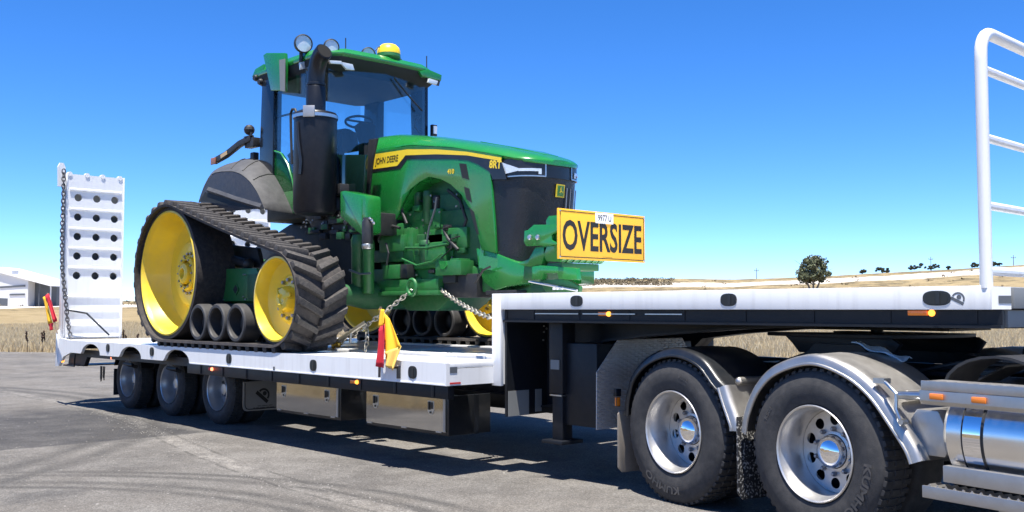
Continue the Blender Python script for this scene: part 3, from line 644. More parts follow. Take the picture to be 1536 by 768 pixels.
# -- wings (extended sides) with wheel arches, mirrored
def mir(y): return 2.5-y
for side in (0, 1):
    sy = (lambda y: y) if side == 0 else mir
    low = [(XF, .787), (-6.73, .790)]
    for a in AX[::-1]: low += [(a+.36, .795)]+[(a+.02+.345*math.cos(R_(q)), .797+.15*math.sin(R_(q))) for q in range(12, 169, 13)]+[(a-.36, .797)]
    low += [(-10.62, .80), (-10.92, .73), (-11.10, .585), (-11.16, .575)]
    poly = [(-11.16, 1.0), (-11.02, 1.0), (-10.7, ZD), (XF, ZD)]+low
    m_ = MB(); m_.prism(poly, 'xz', sy(YE), sy(YE+.04)); rail = tb(m_, 'side_rail', white, smooth=False)
    m_ = MB(); m_.box(XF-.02, -6.73, sy(YE-.004), sy(YE+.0), .787, .801)
    tb(m_, 'rail_lip', white, rail, bevel=.001)
    # deck boards of the wing: separate white steel plates with joints
    xs = [-11.0, -9.4, -7.9, -6.55, -5.45, -4.4, -3.35, -2.3, XF]
    for a, c in zip(xs[:-1], xs[1:]):
        m_ = MB(); m_.box(a+.004, c-.004, sy(YE+.042), sy(.17), ZD-.045, ZD-.002); tb(m_, 'deck_plate', white, bevel=.003)
    m_ = MB(); m_.prism([(sy(YE+.041), .787), (sy(YE+.041), ZD-.05), (sy(.0), ZD-.05), (sy(0), ZD-.001-.05), (sy(.17), ZD-.05), (sy(.17), .86), (sy(0), .787)], 'yz', XF-.03, XF-.001); tb(m_, 'end_plate', white, smooth=False)
    for x in (-6.62, -5.52, -4.47, -3.42, -2.37):
        m_ = MB(); m_.box(x-.07, x+.07, sy(-.45), sy(.75), .80, ZD-.047); tb(m_, 'outrigger', white, bevel=.004)
    for x in (-10.9, -10.4, -9.2, -7.8):
        m_ = MB(); m_.box(x-.05, x+.05, sy(-.45), sy(.75), .86, ZD-.047); tb(m_, 'outrigger', chas)
    m_ = MB(); m_.box(-11.0, -6.7, sy(.17), sy(.553), ZD-.044, ZD-.004); tb(m_, 'rear_deck_plate', white)
    # dark under-rail
    m_ = MB(); m_.box(-6.95, XF-.06, sy(-.47), sy(-.40), .665, .785)
    for i in range(9): x = -6.6+i*.55; m_.box(x-.02, x+.02, sy(-.478), sy(-.47), .672, .78)
    tb(m_, 'under_rail', chas, bevel=.004)
    # rear dark under-structure behind the arches
    m_ = MB(); m_.prism([(-11.05, .60), (-11.0, .77), (-10.6, .84), (-6.9, .84), (-6.9, .74), (-10.3, .74), (-10.42, .60)], 'xz', sy(-.42), sy(-.36)); tb(m_, 'rear_under_rail', chas)
    m_ = MB(); m_.box(-11.0, -10.55, sy(-.46), sy(.5), .60, .615); m_.tube([(-11.0, sy(-.5), .60), (-10.58, sy(-.5), .60), (-10.55, sy(-.5), .80)], .012, 6); tb(m_, 'rear_bracket', chas)
    for a in AX:   # mudguards over the axles
        m_ = MB(); pa = [(a+.52*math.cos(R_(q)), .43+.50*math.sin(R_(q))) for q in range(20, 161, 14)]
        m_.loft([[(x, sy(.0), z), (x, sy(.6), z), (x, sy(.6), z+.012), (x, sy(0), z+.012)] for x, z in pa]); tb(m_, 'mudguard', chas)
        m_ = MB(); m_.tube([(a+.50, sy(-.06), .62), (a+.47, sy(-.2), .66), (a+.62, sy(-.30), .68), (a+.9, sy(-.3), .68)], .022, 6); tb(m_, 'guard_arm', chas)
# pockets along the side rail
def pocket(x, z, yf, rx, rz, bar=True):
    m_ = MB(); hw = max(0, rx-rz) if rx > rz else 0; 
    ring = [(x+rx*math.copysign(abs(math.cos(t))**.75, math.cos(t)), z+rz*math.copysign(abs(math.sin(t))**.75, math.sin(t))) for t in np.linspace(0, 2*math.pi, 29)[:-1]]
    m_.prism(ring, 'xz', yf-.004, yf+.01); k = tb(m_, 'stake_pocket', black)
    ring2 = [(x+(a-x)*.80, z+(b-z)*.80) for a, b in ring]
    q = MB(); q.prism(ring2, 'xz', yf-.006, yf-.0045); tb(q, 'pocket_recess', dark_in, k)
    if bar:
        q = MB(); q.box(x-.004, x+.022, yf-.011, yf-.0062, z-rz*.78, z+rz*.78); tb(q, 'pocket_pin', steel if rx < .05 else black, k)
for px, py in ((162, 522), (228, 527.5), (343.5, 538), (470, 548), (619, 558.5)):
    p_ = on(px, py, Y=YE); pocket(p_.x, p_.z, YE, .062, .056)
for x in (-.934, .536, 2.02): pocket(x, 1.503, 0.0, .068 if x < 1 else .085, .045)
def lamp(px, py, Y, lit=None, w1=.05, m1=amber):
    p_ = on(px, py, Y=Y); q = MB(); q.box(p_.x-w1-.045, p_.x-.012, Y-.012, Y+.02, p_.z-.016, p_.z+.016); l_ = tb(q, 'marker_lamp', m1, bevel=.004)
    q = MB(); q.lathe([(.001, -.026), (.016, -.02), (.021, -.008), (.021, .0)], 'y', (p_.x+.012, Y, p_.z), 12); tb(q, 'lamp_lens', lit or amber_on, l_)
lamp(912, 471, .045); lamp(1395, 469.5, .045, w1=.09); lamp(535, 573, -.478); lamp(318, 553.5, -.478, red_on, .03, redl); lamp(168, 537, -.40, red_on, .02, redl); 
q = MB(); q.sph((-11.03, -.51, .665), .03, 10); tb(q, 'corner_lamp', amber_on)
# square reflector and warning labels
def label_xz(name, x0, x1, z0, z1, y, m_): q = MB(); q.box(x0, x1, y-.002, y-.0005, z0, z1); return tb(q, name, m_)
label_xz('reflector', -4.79, -4.755, .80, .835, YE-.004, greyl)
def label_yz(name, y0, y1, z0, z1, x, m_): q = MB(); q.box(x+.0005, x+.002, y0, y1, z0, z1); return tb(q, name, m_)
label_yz('warning_label', -.50, -.42, .895, .945, XF, greyl); label_yz('warning_label', -.50, -.38, .80, .815, XF, redl)
# plug door beside the flag
label_xz('access_panel', -2.80, -2.62, .80, .90, YE-.001, white); q = MB(); q.box(-2.60, -2.575, YE-.03, YE, .82, .93); q.box(-2.74, -2.6, YE-.018, YE-.004, .905, .922); tb(q, 'latch_bar', black, bevel=.003)
# -- main deck
xs = np.linspace(-11.0, -1.98, 9)
for a, c in zip(xs[:-1], xs[1:]):
    m_ = MB(); m_.box(a+.004, c-.004, .555, 1.945, .90, ZD-.001); tb(m_, 'deck_plate', white, bevel=.003)
for y in (.80, 1.70):
    m_ = MB(); m_.box(-11.0, -1.9, y-.08, y+.08, .60, .62); m_.box(-11.0, -1.9, y-.008, y+.008, .62, .898); m_.box(-11.0, -1.9, y-.08, y+.08, .88, .899); tb(m_, 'chassis_beam', chas)
for x in np.arange(-10.6, -2.2, 1.05):
    m_ = MB(); m_.box(x-.05, x+.05, .56, 1.94, .78, .898); tb(m_, 'crossmember', chas)
# -- axles and wheels
w1 = road_wheel(TR, .4276, .2635, .235, 8, hub_plain, rimw=mat('dull_alloy', (.50, .52, .545), .36, .75, var=.2, vscale=6, dust=.12, dcol=(.3, .28, .26)), capm=steel); w1.location = Vector((AX[0], 0.0, .4276))-T0
for i, a in enumerate(AX):
    if i: place_wheel(w1, TR, Vector((a, 0, .4276))-T0, spin=.4*i)
    place_wheel(w1, TR, Vector((a, 2.5, .4276))-T0, True, .3*i)
    m_ = MB(); m_.box(a-.35, a+.35, .62, .70, .50, .62); m_.box(a-.35, a+.35, 1.8, 1.88, .50, .62); m_.cyl((a+.3, .66, .42), (a+.3, .66, .62), .09, 14); m_.cyl((a+.3, 1.84, .42), (a+.3, 1.84, .62), .09, 14); tb(m_, 'suspension', chas)
m_ = MB(); m_.tube([(-10.35, -.2, .60), (-10.35, -.2, .42), (-10.33, -.2, .38), (-10.31, -.2, .42), (-10.31, -.2, .60)], .008, 6); m_.tube([(-10.25, -.2, .60), (-10.25, -.2, .44), (-10.22, -.2, .40), (-10.20, -.2, .60)], .008, 6); tb(m_, 'air_hose', black)
for y in (0.02, 1.98):
    m_ = MB(); m_.box(-10.42, -10.40, y, y+.5, .16, .55); tb(m_, 'mud_flap', plastic, bevel=.003)
# -- forward spray panel with printed logo
ring = [(.005, .545), (.005, .26), (.012, .232), (.03, .212), (.055, .205), (.52, .205), (.52, .56), (.005, .56)]
m_ = MB(); m_.prism(ring, 'yz', -6.452, -6.440); fl = tb(m_, 'spray_panel', mat('panel_grey', (.30, .30, .29), .35, .6, var=.1, dust=.15), smooth=False)
m_ = MB(); m_.tube([(-6.436, .03, .545), (-6.436, .03, .27), (-6.436, .045, .24), (-6.436, .075, .228), (-6.436, .50, .228)], .006, 6); tb(m_, 'panel_rim', black, fl)
m_ = MB(); c0, c1 = .285, .40
def LP(u, v): ca, sa = math.cos(R_(-40)), math.sin(R_(-40)); return (-6.4385, c0+u*ca-v*sa, c1+u*sa+v*ca)
def flat(mb_, pts, P): mb_.add([P(a, b) for a, b in pts], [tuple(range(len(pts)))])
half = arc(0, -.012, .082, 0, 180, 14); inn = arc(0, -.012, .058, 180, 0, 14)
flat(m_, half+inn, LP); flat(m_, [(-.10, -.065), (.10, -.065), (.10, -.022), (-.10, -.022)], LP)
flat(m_, arc(0, .012, .028, 0, 360, 12)[:-1], LP)
rg = random.Random(11)
for z, y0_, words in ((.262, .20, (5, 10, 7)), (.240, .14, (3, 6, 8, 5, 7))):      # two lines too small to read in the photograph
    y_ = y0_
    for wl in words:
        for k in range(wl):
            flat(m_, [(y_, z-.006), (y_+.0055, z-.006), (y_+.0055, z+rg.uniform(.001, .006)), (y_, z+rg.uniform(.001, .006))], lambda u, v: (-6.4385, u, v)); y_ += .0085
        y_ += .010
tb(m_, 'printed_logo', ink, fl, smooth=False)
# -- toolboxes
def toolbox(x0, x1, yd):
    m_ = MB(); m_.box(x0-.01, x1, .012, .16, .262, .63); bx_ = tb(m_, 'toolbox', black, bevel=.006); m_ = MB(); m_.box(x1+.001, x1+.03, .012, yd, .262, .63); tb(m_, 'end_panel', black, bx_, bevel=.004)
    m_ = MB(); m_.box(x0, x1, 0, .011, .295, .612); d = tb(m_, 'toolbox_door', mirror, bx_, smooth=False)
    m_ = MB(); m_.box(x1-.035, x1-.004, -.006, -.001, .30, .605); tb(m_, 'door_edge', alu_r, bx_)
    m_ = MB(); 
    for x in (x0+.06, (x0+x1)/2, x1-.1): m_.box(x-.04, x+.04, -.007, 0.005, .285, .2945)
    tag(tb(m_, 'door_hinge', steel, bx_), kind='stuff')
    for x in (x0+.16, x1-.22):
        m_ = MB(); m_.prism([(x-.045, .575), (x+.045, .575), (x+.045, .475), (x+.02, .445), (x-.02, .445), (x-.045, .475)], 'xz', -.004, -.0005); l_ = tb(m_, 'door_latch', steel, bx_)
        m_ = MB(); m_.box(x-.03, x-.005, -.016, -.0045, .49, .565); m_.box(x+.005, x+.03, -.012, -.0045, .50, .56); m_.box(x-.012, x+.012, -.010, -.0045, .455, .475); tb(m_, 'latch_handle', black, bx_, bevel=.002)
    return bx_
toolbox(-5.65, -4.38, .34); tb2 = toolbox(-3.87, -2.60, .53)
m_ = MB(); m_.box(-2.568, -2.545, .32, .36, .262, .63); tb(m_, 'box_strap', chas, tb2)
m_ = MB(); m_.box(-5.6, -2.6, 2.05, 2.5, .28, .63); tb(m_, 'spare_locker', black, bevel=.006)
# -- gooseneck
for yy, s_ in ((0.0, 1), (2.5, -1)):
    ypl = sorted((yy, yy+.035*s_)); 
    m_ = MB(); m_.prism([(-1.845, 1.574), (2.335, 1.574), (2.335, 1.434), (-1.845, 1.434)], 'xz', *ypl); tb(m_, 'gooseneck_rail', white, bevel=.004)
    m_ = MB(); m_.prism([(-1.962, 1.574), (-1.849, 1.574), (-1.849, .765), (-1.962, .765)], 'xz', *ypl); tb(m_, 'step_post', white, bevel=.004)
    m_ = MB(); m_.box(-1.96, -1.85, min(yy, yy+.30*s_)+(.04 if s_ > 0 else 0), max(yy, yy+.30*s_)-(.04 if s_ < 0 else 0), .78, 1.56); tb(m_, 'step_post_return', white)
    m_ = MB(); y2 = sorted((yy+.045*s_, yy+.075*s_)); m_.box(-1.84, 2.38, y2[0], y2[1], 1.345, 1.433); m_.box(-1.84, 2.38, min(y2[0], yy+.02*s_), max(y2[1], yy+.02*s_), 1.325, 1.344)
    for i in range(8): x = -1.5+i*.53; m_.box(x-.03, x+.03, yy+.040*s_ if s_ > 0 else yy-.045, yy+.045*s_ if s_ > 0 else yy-.040, 1.35, 1.43)
    tb(m_, 'gooseneck_under_rail', chas)
    m_ = MB()
    for a, c in ((-1.45, -.95), (-.90, -.35), (-.25, .1)): m_.box(a, c, yy+.032*s_ if s_ > 0 else yy-.036, yy+.036*s_ if s_ > 0 else yy-.032, 1.395, 1.403)
    tb(m_, 'conduit', steel)
    m_ = MB(); m_.prism([(2.337, yy), (2.415, yy+.085*s_), (2.38, yy+.10*s_), (2.337, yy+.036*s_)], 'xy', 1.436, 1.566); tb(m_, 'corner_piece', white, smooth=False)
    yc = yy+.55*s_; m_ = MB(); pl_ = [(-1.84, 1.42), (2.3, 1.42), (2.3, 1.32), (1.0, 1.315), (.3, 1.285), (-.6, 1.215), (-1.05, 1.16), (-1.30, .95), (-1.42, .6), (-1.84, .55)]
    m_.prism(pl_, 'xz', yc-.012, yc+.012); m_.loft([[(x, yc-.1, z), (x, yc+.1, z), (x, yc+.1, z+.018), (x, yc-.1, z+.018)] for x, z in pl_[2:]]); tb(m_, 'gooseneck_beam', chas)
m_ = MB(); m_.box(2.39, 2.43, .09, 2.41, 1.44, 1.562); m_.box(2.30, 2.39, .10, 2.40, 1.33, 1.43); tb(m_, 'front_end_plate', grey_p, bevel=.003)
q = MB(); q.add([(2.3665, .028, 1.515), (2.3665+.05, .028+.054, 1.515), (2.3665+.05, .028+.054, 1.47), (2.3665, .028, 1.47)], [(0,1,2,3)]); tb(q, 'corner_label', greyl)
xs = np.linspace(-1.84, 2.33, 5)
for a, c in zip(xs[:-1], xs[1:]):
    m_ = MB(); m_.box(a+.003, c-.003, .037, 2.463, 1.53, 1.570); tb(m_, 'gooseneck_plate', white)
m_ = MB(); m_.box(-1.835, -1.81, .04, 2.46, .50, 1.44); tb(m_, 'bulkhead', chas)
m_ = MB(); m_.box(-1.805, -1.80, .05, .30, .50, .72); m_.box(-1.805, -1.80, .38, .46, .52, .72); tb(m_, 'bulkhead_panel', grey_p)
m_ = MB(); m_.box(.3, 1.7, .9, 1.6, 1.285, 1.30); m_.cyl((1.0, 1.25, 1.20), (1.0, 1.25, 1.285), .045, 16); tb(m_, 'kingpin_plate', chas)
m_ = MB()
for x in np.arange(-1.5, 2.2, .5): m_.box(x-.03, x+.03, .08, 2.42, 1.43, 1.525)
tb(m_, 'gooseneck_crossmember', chas)
m_ = MB(); m_.prism([(.20, .45), (.205, .92), (.47, 1.18), (1.35, 1.18), (1.55, .92), (1.55, .45)], 'yz', -.91, -.90); tb(m_, 'tread_plate_guard', checker_m, smooth=False)
m_ = MB(); m_.box(-1.30, -.915, .22, 1.5, .46, 1.15); tb(m_, 'hydraulic_cabinet', chas, bevel=.01)
# small fittings on the bulkhead
m_ = MB()
for px, py in ((816, 489), (820, 493), (825, 489), (816, 498), (815, 510), (858, 493), (859, 503), (858, 514), (860, 522), (826, 525), (880, 595), (878, 605)):
    p_ = on(px, py, X=-1.30 if px > 850 else -1.80); m_.sph(tuple(p_), .010, 8)
tb(m_, 'fitting', steel)
m_ = MB(); p_ = on(852, 500, X=-1.28); m_.box(p_.x, p_.x+.01, p_.y-.02, p_.y+.02, p_.z-.05, p_.z+.05); tb(m_, 'data_plate', greyl)
m_ = MB(); p_ = on(757.5, 474, X=-1.80); 
for dy in (.012, .055): m_.lathe([(.016, .0), (.016, .02), (.001, .022)], 'x', (-1.80, .055+dy, 1.395), 10)
tb(m_, 'air_coupling', steel)
m_ = MB(); m_.tube([on(868, 602, X=-1.2), on(873, 596, X=-1.19), on(878, 583, X=-1.2), on(877, 573, X=-1.2)], .006, 6); tb(m_, 'air_line', steel)
# -- landing legs
for y in (.25, 2.25):
    m_ = MB(); m_.box(-1.42, -1.26, y-.08, y+.08, .72, 1.40); lg = tb(m_, 'landing_leg', chas, bevel=.006)
    m_ = MB(); m_.box(-1.40, -1.28, y-.06, y+.06, .33, .72); tb(m_, 'leg_slide', chas, lg, bevel=.004)
    m_ = MB(); m_.box(-1.46, -1.22, y-.13, y+.13, .30, .33); tb(m_, 'leg_foot', chas, lg, bevel=.004)
    m_ = MB(); m_.box(-1.41, -1.27, y-.083, y+.083, .70, .712); tb(m_, 'leg_collar', steel, lg)
m_ = MB(); p_ = on(832, 547, Y=.16); m_.box(p_.x-.05, p_.x+.05, .16, .17, p_.z-.04, p_.z+.04); tb(m_, 'leg_label', grey_p)
# -- headboard frame
hp = [(2.30, 0.03, 1.56)]+[(2.30, .03, z) for z in (2.2, 2.9)]+[(2.30, .03+.14*(1-math.cos(R_(q))), 2.94+.14*math.sin(R_(q))) for q in range(15, 91, 15)]
hp += [(2.30, 2.47-.14*(1-math.cos(R_(q))), 2.94+.14*math.sin(R_(q))) for q in range(90, 14, -15)]+[(2.30, 2.47, z) for z in (2.9, 2.2, 1.56)]
m_ = MB(); m_.tube(hp, .036, 14); hb = tb(m_, 'headboard_frame', white)
for z in (2.85, 2.445, 2.045, 1.66):
    m_ = MB(); m_.tube([(2.30, .05, z), (2.30, 1.25, z), (2.30, 2.45, z)], .026, 10); tb(m_, 'headboard_rail', white, hb)
# printed maker's mark on the gooseneck rail
m_ = MB(); pc = on(1438, 446.5, Y=0)
def GP(u, v): ca, sa = math.cos(R_(-27)), math.sin(R_(-27)); return (pc.x+u*ca-v*sa, -.0012, pc.z+u*sa+v*ca)
flat(m_, [(-.042, -.030), (.042, -.030), (.042, -.012), (-.042, -.012)], GP); flat(m_, arc(0, -.008, .040, 0, 180, 12)+arc(0, -.008, .030, 180, 0, 12), GP); flat(m_, arc(0, .004, .014, 0, 360, 10)[:-1], GP)
tb(m_, 'printed_mark', greyl, smooth=False)
# -- ramps
def ramp(y0, name='loading_ramp'):
    xf = -11.10; yy = [y0+.02, y0+.335, y0+.595, y0+.87]; rows = [3.145-.2985*i for i in range(5)]
    m_ = MB(); zs = [rows[-1]-.15]+[r+.149 for r in rows[::-1]]; zs[-1] = 3.30
    cols = [y0+.183, y0+.465, y0+.745]
    hl = {(i, j): (cols[i], rows[::-1][j], .058, .058) for i in range(3) for j in range(5)}
    P = lambda u, v: (xf, u, v)
    holed_plate(m_, yy, zs, hl, P, 20)
    for i in range(3):
        for j in range(5):
            cu, cv, r_, _ = hl[(i, j)]; m_.lathe([(r_, 0), (r_, -.035)], 'x', (xf, cu, cv), 20)
    m_.add([P(yy[0], zs[-1]), P(yy[-1], zs[-1]), P(yy[-1], 3.50), P(yy[0], 3.50)], [(0,1,2,3)]); m_.add([P(yy[0], .985), P(yy[-1], .985), P(yy[-1], zs[0]), P(yy[0], zs[0])], [(0,1,2,3)])
    r_ = tb(m_, name, ramp_w, smooth=False)
    m_ = MB(); m_.box(xf-.12, xf-.10, y0+.02, y0+.87, .985, 3.48); tb(m_, 'back_sheet', greyl, r_)  # grey colour carries the shade inside the ramp, seen through the holes
    for y in (y0, y0+.872):
        m_ = MB(); m_.box(xf-.125, xf+.012, y, y+.018, .985, 3.51); tb(m_, 'ramp_side', ramp_w, r_, bevel=.002)
    for z in [r+.135 for r in rows]+[1.645, 1.43, 1.215, 1.03]:
        m_ = MB(); m_.prism([(xf+.001, z-.032), (xf+.020, z-.026), (xf+.020, z-.006), (xf+.001, z+.008)], 'xz', y0+.05, y0+.84); tb(m_, 'grip_bar', ramp_w, r_, smooth=False)
    for y in (y0+.05, y0+.31, y0+.55, y0+.82):
        m_ = MB(); m_.lathe([(.001, -.07), (.034, -.07), (.034, .0), (.001, 0)], 'x', (xf+.010, y, 3.50), 14); tb(m_, 'ramp_ear', ramp_w, r_)
    return r_
ramp(-.49); ramp(2.10)
m_ = MB(); m_.prism([(-.60, 3.30), (-.50, 3.30), (-.50, 3.60), (-.53, 3.66), (-.58, 3.66), (-.61, 3.60)], 'yz', -11.16, -11.12); tb(m_, 'chain_hook_plate', ramp_w, smooth=False)
m_ = MB(); m_.box(-11.20, -11.12, -.52, -.495, 1.0, 3.35); tb(m_, 'ramp_hinge_post', ramp_w, bevel=.003)
m_ = MB(); m_.box(-11.19, -11.14, -.56, -.50, .58, 1.12); tb(m_, 'rear_corner_post', white, bevel=.003)

# ================================================================== CHAINS, STRAP, FLAGS
def chain(name, pts, link, label, cat='chain', dens=1.0, mt=None):
    pts = [Vector(p) for p in pts]; seg = [(pts[i+1]-pts[i]).length for i in range(len(pts)-1)]; tot = sum(seg); n_ = int(tot/(link*.66)*dens)
    base = pts[0]; m_ = MB()
    def at_(s):
        for i, l in enumerate(seg):
            if s <= l or i == len(seg)-1: return pts[i]+(pts[i+1]-pts[i])*(s/l), (pts[i+1]-pts[i]).normalized()
            s -= l
    for k in range(n_):
        p, d = at_((k+.5)*tot/n_); u = Vector((0,0,1)) if abs(d.z) < .9 else Vector((0,1,0)); u = (u-d*u.dot(d)).normalized(); v = d.cross(u)
        if k % 2: u, v = v, -u
        u = (u+v*random.uniform(-.25, .25)).normalized()
        loop = [p+d*(link*.5*math.cos(t))+u*(link*.31*math.sin(t)) for t in np.linspace(0, 2*math.pi, 11)[:-1]]
        m_.tube(loop, link*.105, 5, closed=True)
    o = m_.build(name, mt or chain_m, None, org=base); o.location = base; tag(o, label, cat); return o
pA = on(498, 523, Z=1.0); pB = on(617, 436, Y=.70)
def sag(a, b, s_, n_=8): return [a+(b-a)*t+Vector((0, 0, -s_*4*t*(1-t))) for t in np.linspace(0, 1, n_)]
c1 = chain('tie_down_chain', sag(Vector(pA), Vector(pB), .02), .072, 'galvanised tie-down chain with load binder running from deck edge up to tractor frame')
m_ = MB(); a_ = Vector(pA); b_ = Vector(pB); d_ = (b_-a_).normalized(); org = a_
p1 = a_+d_*.12+Vector((0, -.03, .02)); p2 = a_+d_*.52+Vector((0, -.03, .0))
m_.cyl(p1-org, p2-org, .026, 10); m_.cyl((p1+p2)/2-org+Vector((0, -.02, -.12)), (p1+p2)/2-org+Vector((0, -.01, .03)), .014, 8); m_.build('load_binder', chain_m, c1)
m_ = MB(); m_.sph(tuple(d_*.09), .04, 10); m_.tube([d_*.02, d_*.06+Vector((0, -.05, .0)), d_*.13], .018, 8); m_.build('binder_hook', gold, c1)
hp_ = a_+d_*.5; chain('chain_tail', [hp_, hp_+Vector((.03, -.01, -.16)), hp_+Vector((-.02, 0, -.30))], .07, 'loose tail of the tie-down chain hanging beside the load binder')
chain('tie_down_chain', sag(Vector(on(661, 434, Y=.75)), Vector(on(737, 477, Y=.40)), .03), .072, 'tie-down chain running from tractor frame down behind the white step post')
chain('ramp_chain', [(-11.06, -.545, 3.55), (-11.06, -.545, 3.1), (-11.06, -.55, 2.6), (-11.05, -.545, 2.1), (-11.0, -.50, 1.6), (-11.0, -.46, 1.25), (-10.98, -.42, 1.03)], .085, 'dark chain hanging down the edge of the raised ramp', mt=mat('dark_chain', (.12, .12, .125), .5, .8, var=.3, vscale=30))
m_ = MB(); a_ = on(101, 465, X=-11.03); b_ = on(130, 470, X=-11.0); c_ = on(164, 503, X=-10.7); m_.tube([a_, b_, c_], .014, 6); o = m_.build('tie_rope', black, None, org=c_); o.location = c_; tag(o, 'dark rope stretched across the foot of the white ramp', 'rope')
def flag(name, label, org, stick, tip, quads):
    o = empty(name, org); m_ = MB(); m_.tube([Vector(s_)-org for s_ in stick], .012, 8); m_.build('flag_stick', wood if tip is None else black, o)
    for mt, pts in quads:
        q = MB(); nu, nv = 10, 8; g = []
        A, B, C, D = [Vector(p)-org for p in pts]
        for i in range(nu+1):
            for j in range(nv+1):
                u, v = i/nu, j/nv; p = (A*(1-u)+B*u)*(1-v)+(D*(1-u)+C*u)*v
                p = p+Vector((.003*math.sin(13*u+2*v), .012*math.sin(9*u+2*v+.6)*(.3+v), .002*math.sin(8*u+1)*v)); g.append(p)
        q.add(g, [(i*(nv+1)+j, (i+1)*(nv+1)+j, (i+1)*(nv+1)+j+1, i*(nv+1)+j+1) for i in range(nu) for j in range(nv)]); q.build('flag_cloth', mt, o, solid=.004, ang=180)
    tag(o, label, 'flag')
Yf = -.60; F = lambda x, y, Y=Yf: on(x, y, Y=Y)
flag('warning_flag', 'red and yellow warning flag hanging at the deck side near the chain binder', F(569, 556), [F(571, 460), F(569, 566)], None,
     [(yel_c, (F(568, 463), F(576, 464), F(577, 486, Yf-.03), F(568, 492))), (yel_c, (F(574, 466, Yf+.02), F(584, 478, Yf+.04), F(603, 520, Yf+.05), F(577, 540, Yf-.02))), (red_c, (F(568, 492, Yf-.02), F(577, 486, Yf-.03), F(577, 552, Yf-.04), F(563, 549, Yf-.03))),
      (mat('pale_cloth', (.85, .55, .12), .8, var=.1, vscale=8, bump=.3, bscale=260), (F(577, 528, Yf-.025), F(602, 519, Yf+.04), F(591, 556, Yf), F(578, 548, Yf-.03)))])
Yf2 = -.66
flag('warning_flag', 'red and yellow warning flag leaning on a stick behind the raised ramp', F(86, 494, Yf2), [F(71, 440, Yf2), F(86, 500, Yf2)], None,
     [(red_c, (F(67, 444, Yf2-.02), F(73, 440, Yf2-.02), F(87, 480, Yf2), F(80, 484, Yf2))), (yel_c, (F(64, 446, Yf2+.03), F(68, 444, Yf2+.02), F(80, 484, Yf2+.02), F(72, 486, Yf2+.03))), (red_c, (F(72, 486, Yf2+.035), F(80, 484, Yf2+.03), F(80, 494, Yf2+.03), F(75, 496, Yf2+.04)))])

# ================================================================== PRIME MOVER (turned a little towards the road side)
PSI = -.19215; PM = empty('prime_mover', (0, .0279, 0), PSI); tag(PM, 'prime mover rear end with twin drive axles, alloy wheels and polished fuel tank', 'truck')
def pb(m_, name, mt, parent=None, **k): return m_.build(name, mt, parent or PM, **k)
wd_ = road_wheel(PM, .5268, .3057, .285, 10, hub_dome, [('KUMHO', R_(-28), .052, 1.45), ('RS02', R_(148), .026, 1.3)]); wd_.location = (0, 0, .5268); wd_.rotation_euler = (0, R_(77), 0)
place_wheel(wd_, PM, (1.3326, 0, .5268), spin=0.0); place_wheel(wd_, PM, (0, 2.5, .5268), True, .5); place_wheel(wd_, PM, (1.3326, 2.5, .5268), True, 1.1)
m_ = MB(); m_.box(-.2, .2, .62, 1.9, .42, .62); m_.box(1.13, 1.53, .62, 1.9, .42, .62); m_.sph((0, 1.25, .53), .24, 16); m_.sph((1.33, 1.25, .53), .24, 16); m_.cyl((.1, 1.25, .55), (3.2, 1.25, .62), .06, 12); pb(m_, 'drive_axle', chas)
for y in (.86, 1.56):
    m_ = MB(); m_.box(-.85, 5.6, y, y+.08, .74, 1.02); pb(m_, 'chassis_rail', chas, bevel=.006)
for x in (-.8, .66, 2.1, 3.4):
    m_ = MB(); m_.box(x-.06, x+.06, .945, 1.555, .78, .98); pb(m_, 'chassis_crossmember', chas)
for x in (.0, 1.33):
    for y in (.70, 1.72):
        m_ = MB(); m_.cyl((x+.30, y, .45), (x+.30, y, .80), .11, 16); m_.box(x-.35, x+.4, y-.05, y+.05, .38, .46); pb(m_, 'air_bag', plastic)
# fifth wheel
m_ = MB(); pl_ = [(.20, .80), (.20, .95), (.55, 1.16), (.55, 1.34), (.20, 1.55), (.20, 1.70), (.70, 1.78), (1.35, 1.72), (1.42, 1.45), (1.42, 1.05), (1.35, .78), (.70, .72)]
m_.prism(pl_, 'xy', 1.235, 1.262); m_.prism([(.42, 1.236), (1.36, 1.236), (1.42, 1.20), (1.36, 1.12), (.55, 1.12), (.48, 1.19)], 'xz', .76, .80); m_.prism([(.42, 1.236), (1.36, 1.236), (1.42, 1.20), (1.36, 1.12), (.55, 1.12), (.48, 1.19)], 'xz', 1.70, 1.74); pb(m_, 'fifth_wheel', chas, bevel=.005)
for y in (.70, 1.72):
    m_ = MB(); m_.prism([(.35, 1.03), (1.55, 1.03), (1.22, 1.13), (1.15, 1.19), (.75, 1.19), (.68, 1.13)], 'xz', y, y+.06); pb(m_, 'turntable_bracket', chas, smooth=False)
m_ = MB(); m_.box(.1, 1.8, .80, 1.70, 1.005, 1.03); pb(m_, 'turntable_base', chas)
